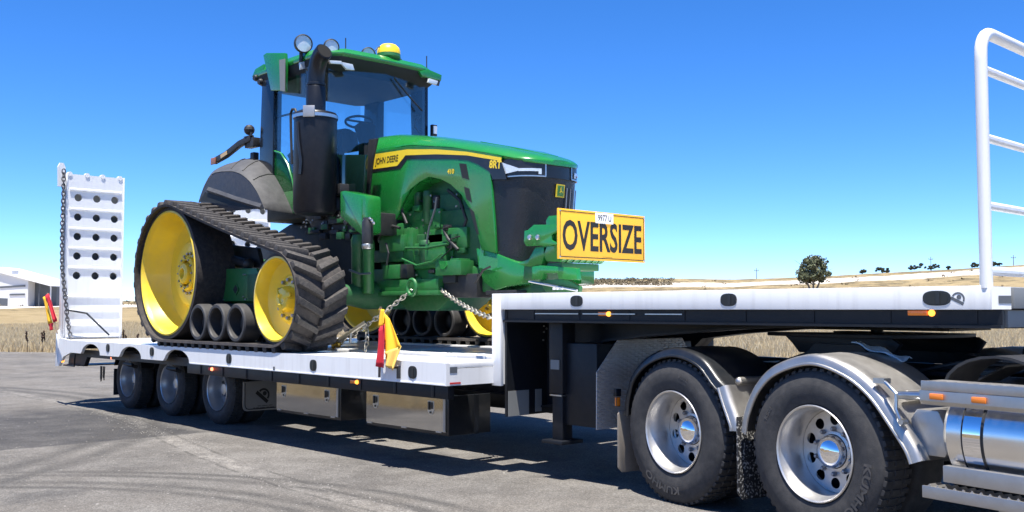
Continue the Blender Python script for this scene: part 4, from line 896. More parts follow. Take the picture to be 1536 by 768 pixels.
# mudguards: swept sheets with rolled edges
def guard(path, name, parent=PM, y0=.0, y1=.60, mt=alu_r):
    pts = []
    P_ = [Vector((a, 0, b)) for a, b in path]
    for i in range(len(P_)-1):          # Catmull-Rom
        p0 = P_[max(i-1, 0)]; p1 = P_[i]; p2 = P_[i+1]; p3 = P_[min(i+2, len(P_)-1)]
        for t in np.linspace(0, 1, 6)[:-1]: pts.append(.5*((2*p1)+(p2-p0)*t+(2*p0-5*p1+4*p2-p3)*t*t+(3*p1-p0-3*p2+p3)*t**3))
    pts.append(P_[-1]); prof = []
    cyx = sum(p.x for p in pts)/len(pts)
    rings = []
    for i, p in enumerate(pts):
        d = (pts[min(i+1, len(pts)-1)]-pts[max(i-1, 0)]).normalized(); nn = Vector((-d.z, 0, d.x)); nn = nn if nn.z > 0 or (p.x-cyx)*nn.x > 0 else -nn
        ring = []
        for y, h in ((y0, -.055), (y0+.004, -.01), (y0+.02, .006), (y0+.06, .010), (y0+.10, .004), (y0+.16, .010), (y0+.30, .014), (y1-.14, .010), (y1-.08, .004), (y1-.02, .006), (y1, -.05)): ring.append(p+nn*h+Vector((0, y, 0)))
        for y, h in ((y1-.012, -.05), (y1-.03, -.002), (y0+.03, -.004), (y0+.012, -.055)): ring.append(p+nn*h+Vector((0, y, 0)))
        rings.append(ring)
    m_ = MB(); m_.loft(rings); g = pb(m_, name, mt, parent, ang=50)
    m_ = MB(); m_.tube([r[0] for r in rings], .010, 8); pb(m_, 'guard_edge', mt, g); return g
def gshift(path, dx): return [(a+dx, b) for a, b in path]
gB = [(.700, .60), (.735, .74), (.84, .925), (1.02, 1.065), (1.325, 1.145), (1.60, 1.085), (1.80, .965), (1.95, .80), (2.06, .66), (2.10, .575)]
gA = [(-.575, .60), (-.555, .74), (-.47, .93), (-.27, 1.075), (.02, 1.145), (.30, 1.085), (.50, .945), (.62, .80), (.69, .655), (.70, .60)]
gb = guard(gB, 'mudguard'); gAs = [(a if a < .5 else a-.03, b) for a, b in gA]; ga = guard(gAs[:7]+[(.535, .90)], 'mudguard', mt=black); guard([(.545, .905)]+gAs[7:], 'guard_lit_end', ga)  # gooseneck's shade on this aluminium guard painted black, its lit end left bare
for gp in (gA, gB): guard(gp, 'mudguard', y0=1.9, y1=2.5)
m_ = MB(); m_.prism([(2.0, .60), (2.20, .60), (2.24, .70), (2.16, .86), (2.02, .86), (1.98, .80)], 'xz', .10, .45); pb(m_, 'guard_end', alu_r, gb, bevel=.01)
for x, z in ((.56, .93), (1.93, .93)):     # stay tubes and clamps
    m_ = MB(); m_.cyl((x, .14, z), (x, .9, z), .030, 14); m_.sph((x, .14, z), .030, 12); pb(m_, 'guard_stay', alu_r)
m_ = MB(); m_.cyl((1.93, .06, .935), (2.2, .06, .95), .024, 12); m_.tube([(1.84, .03, 1.02), (1.90, .0, 1.0), (1.97, -.01, .95), (1.965, -.012, .86), (1.99, -.01, .80)], .011, 8); m_.box(1.80, 1.88, .0, .06, 1.0, 1.03); m_.cyl((2.0, -.02, .79), (2.0, .03, .79), .018, 8); pb(m_, 'guard_bracket', steel)
m_ = MB(); m_.prism([(.02, .63), (.30, .63), (.34, .60), (.34, .16), (.30, .14), (.04, .14), (.0, .18), (.0, .60)], 'yz', -.655, -.640); pb(m_, 'mud_flap', mat('tan_flap', (.20, .175, .145), .7, var=.2, dust=.3), bevel=.006)
spk = mat('speckled_flap', (.02, .02, .02), .6, var=.3); n_ = spk.node_tree; vo = n_.nodes.new('ShaderNodeTexNoise'); vo.inputs['Scale'].default_value = 60; tc_ = n_.nodes.new('ShaderNodeTexCoord'); n_.links.new(tc_.outputs['Object'], vo.inputs['Vector'])
cr_ = n_.nodes.new('ShaderNodeValToRGB'); cr_.color_ramp.elements[0].position = .54; cr_.color_ramp.elements[0].color = (.014, .014, .015, 1); cr_.color_ramp.elements[1].position = .62; cr_.color_ramp.elements[1].color = (.30, .29, .27, 1); n_.links.new(vo.outputs['Fac'], cr_.inputs[0]); n_.links.new(cr_.outputs[0], n_.nodes['Principled BSDF'].inputs['Base Color'])
m_ = MB(); m_.prism([(.0, .70), (.5, .70), (.5, .15), (.46, .13), (.05, .13), (.0, .18)], 'yz', .665, .680); pb(m_, 'mud_flap', spk, bevel=.006)
m_ = MB(); m_.box(-.70, -.66, .0, .05, .74, .80); m_.box(-.69, -.665, .005, .045, .66, .735, 1); pb(m_, 'tail_marker', [chas, amber], bevel=.004)
# fuel tank, straps, running board
tx0, tx1, tz, ty, tr = 2.215, 4.6, .735, .315, .285
m_ = MB(); m_.lathe([(.001, 0), (tr-.06, 0), (tr-.02, .012), (tr, .04), (tr, tx1-tx0-.04), (tr-.02, tx1-tx0-.012), (.001, tx1-tx0)], 'x', (tx0, ty, tz), 56); tk = pb(m_, 'fuel_tank', alu)
for x in (2.36, 3.2, 4.2):
    m_ = MB(); m_.lathe([(tr+.001, 0), (tr+.007, .0), (tr+.007, .105), (tr+.001, .105)], 'x', (x, ty, tz), 56); st_ = pb(m_, 'tank_strap', chrome, tk)
    m_ = MB(); 
    for xx in (x-.012, x+.105): m_.lathe([(tr+.0005, 0), (tr+.004, 0), (tr+.004, .012), (tr+.0005, .012)], 'x', (xx, ty, tz), 56)
    pb(m_, 'strap_rubber', plastic, st_)
m_ = MB(); m_.lathe([(.07, .0), (.07, .06), (.055, .07), (.001, .07)], 'z', (2.75, ty, tz+tr-.01), 20); pb(m_, 'filler_cap', chrome, tk)
m_ = MB(); m_.box(2.14, 4.7, -.022, -.004, .985, 1.036); m_.prism([(-.022, .983), (-.022, .925), (-.012, .905), (-.004, .900), (-.004, .983)], 'yz', 2.13, 4.7); fr = pb(m_, 'side_fairing', alu_r, bevel=.003)
m_ = MB(); us = list(np.arange(2.15, 4.2, .066)); holes_ = {(i, 0): ((us[i]+us[i+1])/2, .024, .024, .018) for i in range(len(us)-1)}
holed_plate(m_, us, [.002, .085], holes_, lambda u, v: (u, v, 1.032), 12); m_.add([(2.15, .085, 1.032), (us[-1], .085, 1.032), (us[-1], .16, 1.032), (2.15, .16, 1.032)], [(0,1,2,3)]); pb(m_, 'top_tread', alu_r, fr, solid=.004, smooth=False)
for px in (2.20, 2.455, 2.9, 3.4):
    m_ = MB(); m_.box(px, px+.085, -.034, -.0225, .935, .968); l_ = pb(m_, 'marker_lamp', amber, fr, bevel=.006)
m_ = MB(); m_.box(2.26, 4.7, -.01, .05, .485, .575); m_.box(2.14, 4.7, -.03, -.012, .385, .452); m_.box(2.14, 4.7, -.012, .10, .425, .448); stp = pb(m_, 'side_step', alu_r, bevel=.004)
m_ = MB()
for i in range(46): x = 2.16+i*.052; m_.prism([(x, .448), (x+.013, .462), (x+.026, .448)], 'xz', -.01, .095)
pb(m_, 'step_teeth', alu_r, stp, smooth=False)
m_ = MB(); m_.cyl((2.5, .15, .33), (2.62, .15, .33), .035, 10); m_.box(2.45, 2.68, .1, .2, .36, .40); pb(m_, 'drain_fitting', steel)
m_ = MB(); m_.lathe([(.001, 0), (.13, 0), (.14, .02), (.14, .62), (.13, .64), (.001, .64)], 'x', (2.05, 1.25, 1.12), 28); pb(m_, 'air_tank', plastic)
m_ = MB(); m_.lathe([(.001, 0), (tr, 0), (tr, tx1-tx0), (.001, tx1-tx0)], 'x', (tx0, 2.185, tz), 40); pb(m_, 'far_tank', alu)
m_ = MB(); pth = [(2.1, 1.0), (2.3, 1.10), (2.55, 1.13), (2.8, 1.08), (3.0, .98)]; m_.loft([[(x, .55, z), (x, .80, z), (x, .80, z+.012), (x, .55, z+.012)] for x, z in pth]); pb(m_, 'battery_cover', plastic)
m_ = MB(); m_.loft([[(2.44+.33*math.cos(R_(q)), y, .98+.20*math.sin(R_(q))) for y in (.22, .52)]+[(2.44+.31*math.cos(R_(q)), y, .98+.185*math.sin(R_(q))) for y in (.52, .22)] for q in range(10, 171, 16)]); pb(m_, 'cable_tray', plastic)
m_ = MB(); m_.tube([(1.5, .85, 1.03), (1.9, .9, 1.12), (2.4, 1.0, 1.1), (3.0, 1.1, 1.2)], .014, 6); m_.tube([(1.45, .95, 1.03), (1.9, 1.1, 1.08), (2.5, 1.2, 1.12), (3.2, 1.2, 1.3)], .014, 6); pb(m_, 'air_line', plastic)
# crumpled blue-white rag tucked in the chassis
q = MB(); g = []; c_ = on(1322, 527, Y=.35)
for i in range(13):
    for j in range(5): u, v = i/12-.5, j/4-.5; g.append(c_+Vector((u*.34, v*.16+.012*math.sin(i*1.3), .012*math.sin(i*.9+j)-.10*u+.008*math.cos(j*2.1))))
q.add(g, [(i*5+j, (i+1)*5+j, (i+1)*5+j+1, i*5+j+1) for i in range(12) for j in range(4)]); o = q.build('rag', mat('rag_cloth', (.45, .58, .72), .8, var=.5, vscale=14), None, org=c_, solid=.006, ang=180); o.location = c_; tag(o, 'crumpled pale blue rag lying on the truck chassis by the turntable', 'rag')

# ================================================================== TRACKED TRACTOR
V0 = Vector((-6.1, 1.25, ZD)); TX = empty('tracked_tractor', V0); tag(TX, 'green tracked farm tractor with yellow wheels and black cab on the trailer deck', 'tractor')
def xb(m_, name, mt, parent=None, **k): return m_.build(name, mt, parent or TX, org=V0, **k)
YC = 1.25
# ---- tracks
C1 = (-7.50, 1.89); RA = .83; C2 = (-4.835, 1.545); RB = .485; YB0, YB1 = -.56, .05
D_ = math.hypot(C2[0]-C1[0], C2[1]-C1[1]); e_ = math.atan2(C2[1]-C1[1], C2[0]-C1[0]); tn = e_+math.acos((RA-RB)/D_)
def belt_path(off):
    p = []; r1, r2 = RA+off, RB+off
    def A(c, r, a): return (c[0]+r*math.cos(a), c[1]+r*math.sin(a), math.cos(a), math.sin(a))
    for t in np.linspace(0, 1, 25)[:-1]: p.append((C1[0]+(C2[0]-C1[0])*t, C1[1]-r1+((C2[1]-r2)-(C1[1]-r1))*t, 0, -1))
    for t in np.linspace(-math.pi/2, tn, 25)[:-1]: p.append(A(C2, r2, t))
    a, b = A(C2, r2, tn), A(C1, r1, tn)
    for t in np.linspace(0, 1, 25)[:-1]: p.append((a[0]+(b[0]-a[0])*t, a[1]+(b[1]-a[1])*t-.018*math.sin(math.pi*t), a[2], a[3]))
    for t in np.linspace(tn, 1.5*math.pi, 44)[:-1]: p.append(A(C1, r1, t))
    return p
pi_, po_ = belt_path(0.0), belt_path(.030); nP = len(pi_)
m_ = MB(); vs = []
for a, b in zip(pi_, po_): vs += [(a[0], YB0+.006, a[1]), (a[0], YB1-.006, a[1]), (b[0], YB1, b[1]), (b[0], YB0, b[1])]
m_.add(vs, [(i*4+k, ((i+1) % nP)*4+k, ((i+1) % nP)*4+(k+1) % 4, i*4+(k+1) % 4) for i in range(nP) for k in range(4)])
track = m_.build('track_belt', rubber, TX, org=(0, 0, 0), ang=50); track.location = -V0
# guide lugs on the inside of the belt
cum = [0]
for i in range(nP): a, b = po_[i], po_[(i+1) % nP]; cum.append(cum[-1]+math.hypot(b[0]-a[0], b[1]-a[1]))
def on_belt(s):
    s %= cum[-1]; i = int(np.searchsorted(cum, s, side='right')-1); i = min(i, nP-1); t = (s-cum[i])/(cum[i+1]-cum[i]); a, b = po_[i], po_[(i+1) % nP]
    n_ = Vector((a[2]+(b[2]-a[2])*t, 0, a[3]+(b[3]-a[3])*t)).normalized(); return Vector((a[0]+(b[0]-a[0])*t, 0, a[1]+(b[1]-a[1])*t)), n_
def lug_mesh(sg):
    q = MB(); L2 = .150; k = .50*sg; vs = []
    for n0, hw, e in ((-.006, .047, 1.0), (.056, .033, .95)):
        for yy in (-L2*e, L2*e):
            for uu in (-hw, hw): vs.append((uu+k*yy, yy, n0))
    q.add(vs, [(4,5,7,6), (0,1,5,4), (1,3,7,5), (3,2,6,7), (2,0,4,6), (0,2,3,1)]); return q
NL = 52; pitch = cum[-1]/NL; srcs = []
for hlf, (yc, sg) in enumerate(((-.402, -1), (-.108, 1))):
    src = None
    for i in range(NL):
        p, n_ = on_belt(i*pitch+(.5*pitch if hlf else 0)+.02); tt = Vector((-n_.z, 0, n_.x))*-1
        tt = Vector((0, 1, 0)).cross(n_)          # travel direction
        tt = -tt
        Mx = Matrix(((tt.x, 0, n_.x), (tt.y, 1, n_.y), (tt.z, 0, n_.z))).to_4x4(); Mx.translation = Vector((p.x, yc, p.z))
        if src is None: src = lug_mesh(sg).build('tread_lug', lugm, track, bevel=.006); o = src
        else: o = inst(src, track)
        o.matrix_local = Mx
far = Vector((0, 3.01, 0))
tr2 = copy_tree(track, TX); tr2.location = -V0+far
# ---- wheels inside the tracks
def ring_bolts(m_, c, r, n_, y, br, h=.02):
    for i in range(n_):
        a = 2*math.pi*i/n_; m_.lathe([(br, 0), (br, -h), (br*.6, -h-.006), (.0005, -h-.006)], 'y', (c[0]+r*math.cos(a), y, c[1]+r*math.sin(a)), 6)
def drive(c):
    m_ = MB(); m_.lathe([(.79, -.46), (.785, -.50), (.765, -.505), (.75, -.485), (.735, -.44), (.70, -.22), (.66, -.15), (.56, -.12), (.47, -.125), (.44, -.16), (.40, -.20), (.34, -.205), (.27, -.20), (.23, -.195), (.20, -.20), (.0005, -.20)], 'y', (c[0], 0, c[1]), 72)
    m_.lathe([(.79, -.46), (.79, .02), (.60, .05), (.0005, .06)], 'y', (c[0], 0, c[1]), 48)
    w_ = xb(m_, 'drive_wheel', yellow)
    m_ = MB(); m_.lathe([(.828, -.495), (.79, -.50), (.79, 0), (.828, 0)], 'y', (c[0], 0, c[1]), 72, closed=True); xb(m_, 'wheel_rubber', rubber, w_)
    m_ = MB(); m_.lathe([(.215, -.20), (.215, -.245), (.195, -.26), (.17, -.255), (.165, -.235)], 'y', (c[0], 0, c[1]), 40); m_.lathe([(.14, -.20), (.13, -.29), (.10, -.305), (.07, -.305), (.06, -.25), (.0005, -.25)], 'y', (c[0], 0, c[1]), 12)
    h = xb(m_, 'wheel_hub', yellow, w_)
    m_ = MB(); ring_bolts(m_, c, .255, 18, -.20, .020); ring_bolts(m_, c, .19, 12, -.258, .014, .012); xb(m_, 'wheel_bolt', bolt_m, w_)
    return w_
def idler(c):
    m_ = MB(); m_.lathe([(.455, -.48), (.455, -.505), (.435, -.508), (.425, -.48), (.405, -.36), (.36, -.325), (.27, -.315), (.25, -.33), (.18, -.335), (.0005, -.335)], 'y', (c[0], 0, c[1]), 60); m_.lathe([(.455, -.48), (.455, 0), (.3, .02), (.0005, .02)], 'y', (c[0], 0, c[1]), 40)
    w_ = xb(m_, 'idler_wheel', yellow)
    m_ = MB(); m_.lathe([(.483, -.495), (.455, -.50), (.455, 0), (.483, 0)], 'y', (c[0], 0, c[1]), 60, closed=True); xb(m_, 'wheel_rubber', rubber, w_)
    m_ = MB(); m_.lathe([(.145, -.335), (.135, -.40), (.12, -.43), (.05, -.435), (.045, -.42), (.0005, -.42)], 'y', (c[0], 0, c[1]), 8)
    for q in range(3):
        a = R_(20+120*q); m_.obox((c[0]+.05*math.cos(a), -.432, c[1]+.05*math.sin(a)), (c[0]+.15*math.cos(a), -.40, c[1]+.15*math.sin(a)), .04, .05)
    xb(m_, 'wheel_hub', yellow, w_, bevel=.004)
    m_ = MB(); ring_bolts(m_, c, .205, 12, -.334, .024, .03); xb(m_, 'wheel_bolt', bolt_m, w_); return w_
def roller(x):
    m_ = MB(); m_.lathe([(.165, -.30), (.165, -.49), (.175, -.505), (.205, -.505), (.218, -.49), (.218, -.29), (.205, -.27), (.165, -.27)], 'y', (x, 0, 1.282), 40, closed=True); m_.lathe([(.218, -.20), (.218, .0), (.165, .01), (.16, -.21)], 'y', (x, 0, 1.282), 40, closed=True)
    w_ = xb(m_, 'mid_roller', mat('roller_rubber', (.035, .034, .034), .6, var=.2, vscale=8, dust=.2, dcol=(.12, .105, .09)))
    m_ = MB(); m_.lathe([(.166, -.36), (.09, -.37), (.085, -.40), (.04, -.41), (.0005, -.41)], 'y', (x, 0, 1.282), 28); xb(m_, 'roller_hub', plastic, w_); return w_
for w_ in [drive(C1), idler(C2)]+[roller(x) for x in (-6.63, -6.17, -5.70)]:
    f_ = copy_tree(w_, TX); f_.location = far
# ---- undercarriage frames
for k, dy in ((0, 0), (1, 3.01)):
    Yu = -.12
    m_ = MB(); m_.prism(xz([(310, 404), (384, 402), (392, 420), (392, 452), (310, 452)], Yu), 'xz', Yu+dy, Yu+.16+dy); fr_ = xb(m_, 'track_frame', green_f, bevel=.012)
    m_ = MB(); m_.prism(xz([(372, 412), (386, 411), (386, 448), (372, 449)], Yu-.02), 'xz', Yu-.03+dy, Yu-.002+dy); xb(m_, 'frame_cover', green_d, fr_, bevel=.008)
    for px, py in ((325, 434), (354.5, 434)):
        c_ = on(px, py, Y=Yu); rr = .050
        def quad4(sc): return [(c_.x+sc*(rr*.75*math.cos(t)+rr*.28*math.cos(t)*abs(math.cos(2*t))), c_.z+sc*(rr*.75*math.sin(t)+rr*.28*math.sin(t)*abs(math.cos(2*t)))) for t in np.linspace(0, 2*math.pi, 33)[:-1]]
        m_ = MB(); m_.prism(quad4(1.35), 'xz', Yu-.012+dy, Yu-.001+dy); h_ = xb(m_, 'port_boss', green_f, fr_); m_ = MB(); m_.prism(quad4(1.0), 'xz', Yu-.014+dy, Yu-.0125+dy); xb(m_, 'port_hole', dark_in, fr_)
    m_ = MB()
    for px, py in ((336, 408), (336, 414), (336, 420), (335, 444), (336, 450), (369, 412), (366, 412), (366, 445), (369, 449)): c_ = on(px, py, Y=Yu); m_.lathe([(.012, 0), (.012, -.014), (.0005, -.016)], 'y', (c_.x, Yu+dy, c_.z), 6)
    xb(m_, 'frame_bolt', bolt_m, fr_)
    m_ = MB(); m_.box(-7.1, -5.0, .10+dy, .16+dy, 1.22, 1.52); m_.box(-7.3, -4.9, .02+dy, .10+dy, 1.40, 1.62); xb(m_, 'track_beam', green_d, fr_, bevel=.02)
    m_ = MB(); a_, b_ = on(312, 379, Y=.0), on(372, 396, Y=.0); m_.cyl(a_+Vector((0, dy, 0)), b_+Vector((0, dy, 0)), .055, 16); m_.cyl(a_+Vector((-.2, dy, .03)), a_+Vector((0, dy, 0)), .03, 12); m_.sph(tuple(b_+Vector((0, dy, 0))), .075, 12); xb(m_, 'tension_cylinder', plastic, fr_)
    m_ = MB(); m_.prism(xz([(330, 365), (385, 372), (392, 402), (345, 402)], .1), 'xz', .10+dy, .16+dy); xb(m_, 'suspension_arm', plastic, fr_, bevel=.01)
# ---- drive-line and chassis
m_ = MB(); m_.lathe([(.001, .06), (.24, .06), (.26, .3), (.22, .5), (.20, 2.0), (.26, 2.2), (.24, 2.44), (.001, 2.44)], 'y', (C1[0], 0, C1[1]), 28); xb(m_, 'rear_axle', green_d)
m_ = MB(); m_.prism([(-7.95, 1.6), (-7.95, 2.25), (-6.9, 2.55), (-5.0, 2.50), (-5.0, 1.62)], 'xz', .88, 1.62); xb(m_, 'transmission_case', chas, bevel=.04)
m_ = MB(); m_.prism([(-5.1, 1.72), (-5.1, 2.75), (-4.2, 3.0), (-3.2, 2.85), (-3.05, 2.2), (-3.05, 1.8)], 'xz', .98, 1.52); xb(m_, 'engine_block', green_d, bevel=.03)
m_ = MB(); m_.prism([(-5.0, 1.62), (-5.0, 1.90), (-3.3, 1.90), (-2.75, 1.80), (-2.7, 1.62), (-3.6, 1.60)], 'xz', .86, 1.64); xb(m_, 'front_frame', green_f, bevel=.02)
m_ = MB(); m_.prism([(-4.75, 1.60), (-4.45, 1.42), (-3.9, 1.42), (-3.6, 1.60)], 'xz', .95, 1.55); xb(m_, 'axle_pivot', green_d, bevel=.03)
m_ = MB(); m_.lathe([(.001, .1), (.11, .1), (.12, .4), (.16, .6), (.16, 1.9), (.12, 2.1), (.11, 2.4), (.001, 2.4)], 'y', (C2[0]+.05, 0, C2[1]+.05), 24); xb(m_, 'front_axle', green_d)
def pbox(name, x0, y0, x1, y1, Y, dep, mt, bev=.006, parent=None):
    a, b = on(x0, y0, Y=Y), on(x1, y1, Y=Y); m_ = MB(); m_.box(min(a.x, b.x), max(a.x, b.x), Y, Y+dep, min(a.z, b.z), max(a.z, b.z)); return xb(m_, name, mt, parent, bevel=bev)
pbox('frame_rail', 562, 421, 657, 438, .72, .20, green_f, .008); pbox('rail_lip', 545, 438, 657, 442, .68, .2, green_f, .004)
pbox('valve_block', 574, 398, 598, 418, .70, .18, green_f); pbox('valve_block', 600, 397, 610, 417, .72, .12, plastic)
pbox('support_post', 606, 343, 619, 397, .80, .1, green_f); pbox('support_plate', 569, 355, 606, 376, .76, .16, green_f); pbox('oil_pan', 560, 376, 604, 392, .78, .3, green_d, .02)
pbox('mount_bracket', 653, 392, 691, 412, .70, .2, green_f); pbox('mount_ear', 675, 388, 688, 396, .71, .16, green_f)
m_ = MB(); m_.prism(xz([(658, 391), (669, 392), (671, 398), (666, 404), (661, 403)], .695), 'xz', .693, .699); xb(m_, 'bracket_gusset', green, smooth=False)
pbox('hydraulic_motor', 665, 412, 715, 446, .78, .35, plastic, .02); pbox('motor_cap', 664, 413, 682, 424, .74, .05, dark_in)
pbox('engine_cover', 650, 318, 728, 398, .90, .1, green_d, .02); pbox('oil_sump', 612, 366, 668, 402, .82, .16, green_f, .025); pbox('gear_housing', 566, 338, 604, 362, .80, .2, green_f, .025); pbox('crank_case', 640, 345, 700, 372, .86, .12, green_f, .02); pbox('fan_shroud', 672, 290, 735, 392, .97, .05, green_f, .02); pbox('cylinder_head', 606, 318, 660, 352, .88, .1, green_f, .02); pbox('pump_body', 620, 352, 665, 396, .86, .12, green_d, .02); pbox('engine_side', 600, 300, 690, 350, .95, .05, green_d, .02)
for x0, x1, y0, y1, Yq, mt in ((617, 628, 288, 330, .88, green_d), (630, 642, 286, 336, .84, green_d), (644, 656, 293, 318, .90, plastic), (520, 537, 352, 436, .42, green_d), (538, 552, 360, 440, .46, green_f), (622, 640, 360, 398, .80, green_d), (520, 532, 300, 340, .5, plastic)):
    a, b = on((x0+x1)/2, y0, Y=Yq), on((x0+x1)/2, y1, Y=Yq); r_ = abs(on(x1, y0, Y=Yq).x-on(x0, y0, Y=Yq).x)*.36
    m_ = MB(); h_ = a.z-b.z; m_.lathe([(.001, 0), (r_*.85, 0), (r_, .02), (r_, h_*.78), (r_*1.08, h_*.80), (r_*1.08, h_*.9), (r_*.9, h_), (.001, h_)], 'z', (b.x, Yq+r_, b.z), 20); xb(m_, 'filter_canister', mt)
def hose(pts, Y, r, mt, name='hose'):
    m_ = MB(); m_.tube([on(a, b, Y=Y) for a, b in pts], r, 8); xb(m_, name, mt)
hose([(655, 296), (653, 312), (648, 328), (644, 340), (642, 352), (640, 366)], .80, .011, greyl); hose([(603, 388), (625, 398), (648, 392), (664, 380)], .69, .010, green_f); hose([(568, 360), (572, 340), (585, 338), (600, 342)], .74, .016, plastic)
hose([(548, 385), (546, 410), (548, 440)], .62, .02, plastic); hose([(524, 405), (540, 411), (556, 410)], .40, .012, greyl); hose([(580, 398), (583, 380), (579, 365)], .68, .012, plastic); hose([(690, 360), (700, 330), (690, 300), (672, 285)], .9, .02, plastic)
hose([(606, 372), (640, 372), (672, 366)], .78, .014, green_d); hose([(712, 425), (725, 405), (735, 400)], .72, .012, plastic)
m_ = MB()
for k in range(46):
    rg_ = random.Random(k); p_ = on(rg_.uniform(570, 690), rg_.uniform(290, 430), Y=.80+.1*rg_.random()); m_.lathe([(.012, 0), (.012, -.012), (.0005, -.014)], 'y', tuple(p_), 6)
for k in range(26):
    rg_ = random.Random(100+k); p_ = on(rg_.uniform(450, 520), rg_.uniform(318, 345), Y=.45); m_.lathe([(.013, 0), (.013, -.012), (.0005, -.014)], 'y', tuple(p_), 6)
xb(m_, 'bolt_head', bolt_m)
p_ = on(620, 431, Y=.66); m_ = MB(); m_.tube([p_+Vector((.075*math.cos(t), -.02, .085*math.sin(t))) for t in np.linspace(0, 2*math.pi, 15)[:-1]], .020, 8, closed=True); xb(m_, 'lashing_ring', green_f)
rg_ = random.Random(42)
for k in range(22):      # pipes, lines and clamps around the engine
    x0, y0 = rg_.uniform(596, 700), rg_.uniform(292, 430); Yk = rg_.uniform(.76, .93); pts_ = [(x0, y0)]
    if 640 < x0 and y0 < 300+(x0-640)*.9: continue
    for q in range(3): pts_.append((pts_[-1][0]+rg_.uniform(-16, 16), pts_[-1][1]+rg_.uniform(4, 20)))
    if pts_[-1][1] > 440 or pts_[-1][0] > 712: continue
    hose(pts_, Yk, rg_.choice((.008, .012, .018)), rg_.choice((plastic, plastic, green_d, plastic, green_f)), 'engine_line')
for k in range(60):
    x0, y0 = rg_.uniform(572, 700), rg_.uniform(300, 425); 
    if 640 < x0 and y0 < 300+(x0-640)*.9: continue
    pbox('engine_fitting', x0, y0, x0+rg_.uniform(4, 13), y0+rg_.uniform(4, 14), rg_.uniform(.80, .92), .10, rg_.choice((green_f, green_d, plastic, green_f)), .006)
for k in range(22):
    x0, y0 = rg_.uniform(455, 540), rg_.uniform(316, 352); pbox('driveline_fitting', x0, y0, x0+rg_.uniform(4, 14), y0+rg_.uniform(3, 10), rg_.uniform(.40, .47), .06, rg_.choice((plastic, chas, green_d)), .004)
# belly plate, cab support
m_ = MB(); m_.prism(xz([(448, 312), (560, 318), (560, 352), (500, 352), (470, 345)], .48), 'xz', .48, .9); xb(m_, 'cab_support', plastic, bevel=.02)
m_ = MB(); m_.box(-6.9, -5.0, .55, 1.95, 2.55, 2.75); xb(m_, 'cab_floor', plastic, bevel=.02)
m_ = MB(); m_.prism(xz([(510, 287), (516, 286), (548, 293), (549, 300), (549, 348), (541, 352), (510, 325)], .20), 'xz', .20, .40); tkk = xb(m_, 'side_tank', green, bevel=.018)
m_ = MB(); m_.prism(xz([(514, 291), (543, 298), (543, 345)], .198), 'xz', .194, .1995); xb(m_, 'tank_panel', green, tkk, bevel=.003)
a, b = on(556, 331, Y=.16), on(556, 371, Y=.16); m_ = MB(); m_.lathe([(.001, 0), (.05, 0), (.055, .03), (.06, .05), (.06, .26), (.05, .28), (.05, .31), (.001, .31)], 'z', (b.x, .12, b.z), 18); xb(m_, 'receiver_drier', plastic); m_ = MB(); m_.lathe([(.052, 0), (.06, .015), (.06, .05), (.05, .06)], 'z', (b.x, .12, b.z-.02), 14)
for k in range(9): rg_ = random.Random(k); m_.sph((b.x+rg_.uniform(-.06, .12), .10+rg_.uniform(-.02, .02), a.z+rg_.uniform(-.04, .03)), .018, 8)
xb(m_, 'hose_fitting', steel)
# ---- hood
HC = [on(x, y, Y=YC) for x, y in ((571.5, 208.5), (619, 202.5), (677.5, 206.5), (740.5, 215), (786, 222.5), (826.5, 232.5))]
HS = [on(x, y, Y=.80) for x, y in ((560, 228.5), (614, 217.5), (677.5, 220.5), (740.5, 230.5), (770, 236.5))]
def zt(x): return float(np.interp(x, [p.x for p in HC]+[-2.30], [p.z for p in HC]+[2.925]))
def zc(x): return float(np.interp(x, [p.x for p in HS]+[-2.30], [p.z for p in HS]+[2.90]))
def hw(x): return float(np.interp(x, [-5.2, -4.4, -2.95, -2.7, -2.52, -2.42, -2.36, -2.31], [.44, .455, .455, .445, .41, .36, .28, .13]))
m_ = MB(); rings = []
for x in list(np.linspace(-5.02, -2.9, 16))+list(np.linspace(-2.8, -2.31, 9)):
    W = hw(x)+.012; c, t = zc(x), zt(x)
    prof = [(-1, 0), (-.985, .12), (-.93, .34), (-.82, .60), (-.66, .80), (-.45, .92), (-.22, .98), (0, 1)]
    prof = prof+[(-a, b) for a, b in prof[-2::-1]]
    ring = [(x, YC+a*W, c+(t-c)*b) for a, b in prof]+[(x, YC+W*.97, c-.03), (x, YC-W*.97, c-.03)]
    rings.append(ring)
m_.loft(rings); hood = xb(m_, 'hood', green, ang=40)
m_ = MB(); m_.prism([(-3.35, YC-.17), (-2.75, YC-.20), (-2.45, YC-.10), (-2.45, YC+.10), (-2.75, YC+.20), (-3.35, YC+.17)], 'xy', 0, .02)
m_.v = [(x, y, zt(x)-.03+z+.012) for x, y, z in m_.v]; xb(m_, 'hood_bulge', green, hood, bevel=.006)
UPE = [(560, 228.5), (587, 222), (614, 217.8), (645, 218.3), (677.5, 221), (710, 225), (740, 231), (753, 234.5)]
ARC = [(746, 380), (724, 375), (716, 345), (706, 313), (693, 292), (677.5, 277), (662, 269), (645, 265.5), (631, 273), (616, 285), (606, 303), (598, 324), (591, 337)]
SIDE = UPE+[(752, 243), (737, 262), (739, 278), (743, 330)]+ARC+[(567, 335), (564, 297), (556, 289), (558, 256)]
side_poly = xz(SIDE, .80)
for k, (ya, yb) in enumerate(((.785, .812), (1.688, 1.715))):
    m_ = MB(); m_.prism(side_poly, 'xz', ya, yb); sp_ = xb(m_, 'side_panel', green, hood, bevel=.006)
ya = .785
m_ = MB(); pa = xz(ARC, .80); m_.loft([[(x, .815, z), (x, 1.02, z-.02), (x+.02, 1.02, z+.01), (x+.02, .815, z+.02)] for x, z in pa]); xb(m_, 'arch_liner', green, hood)
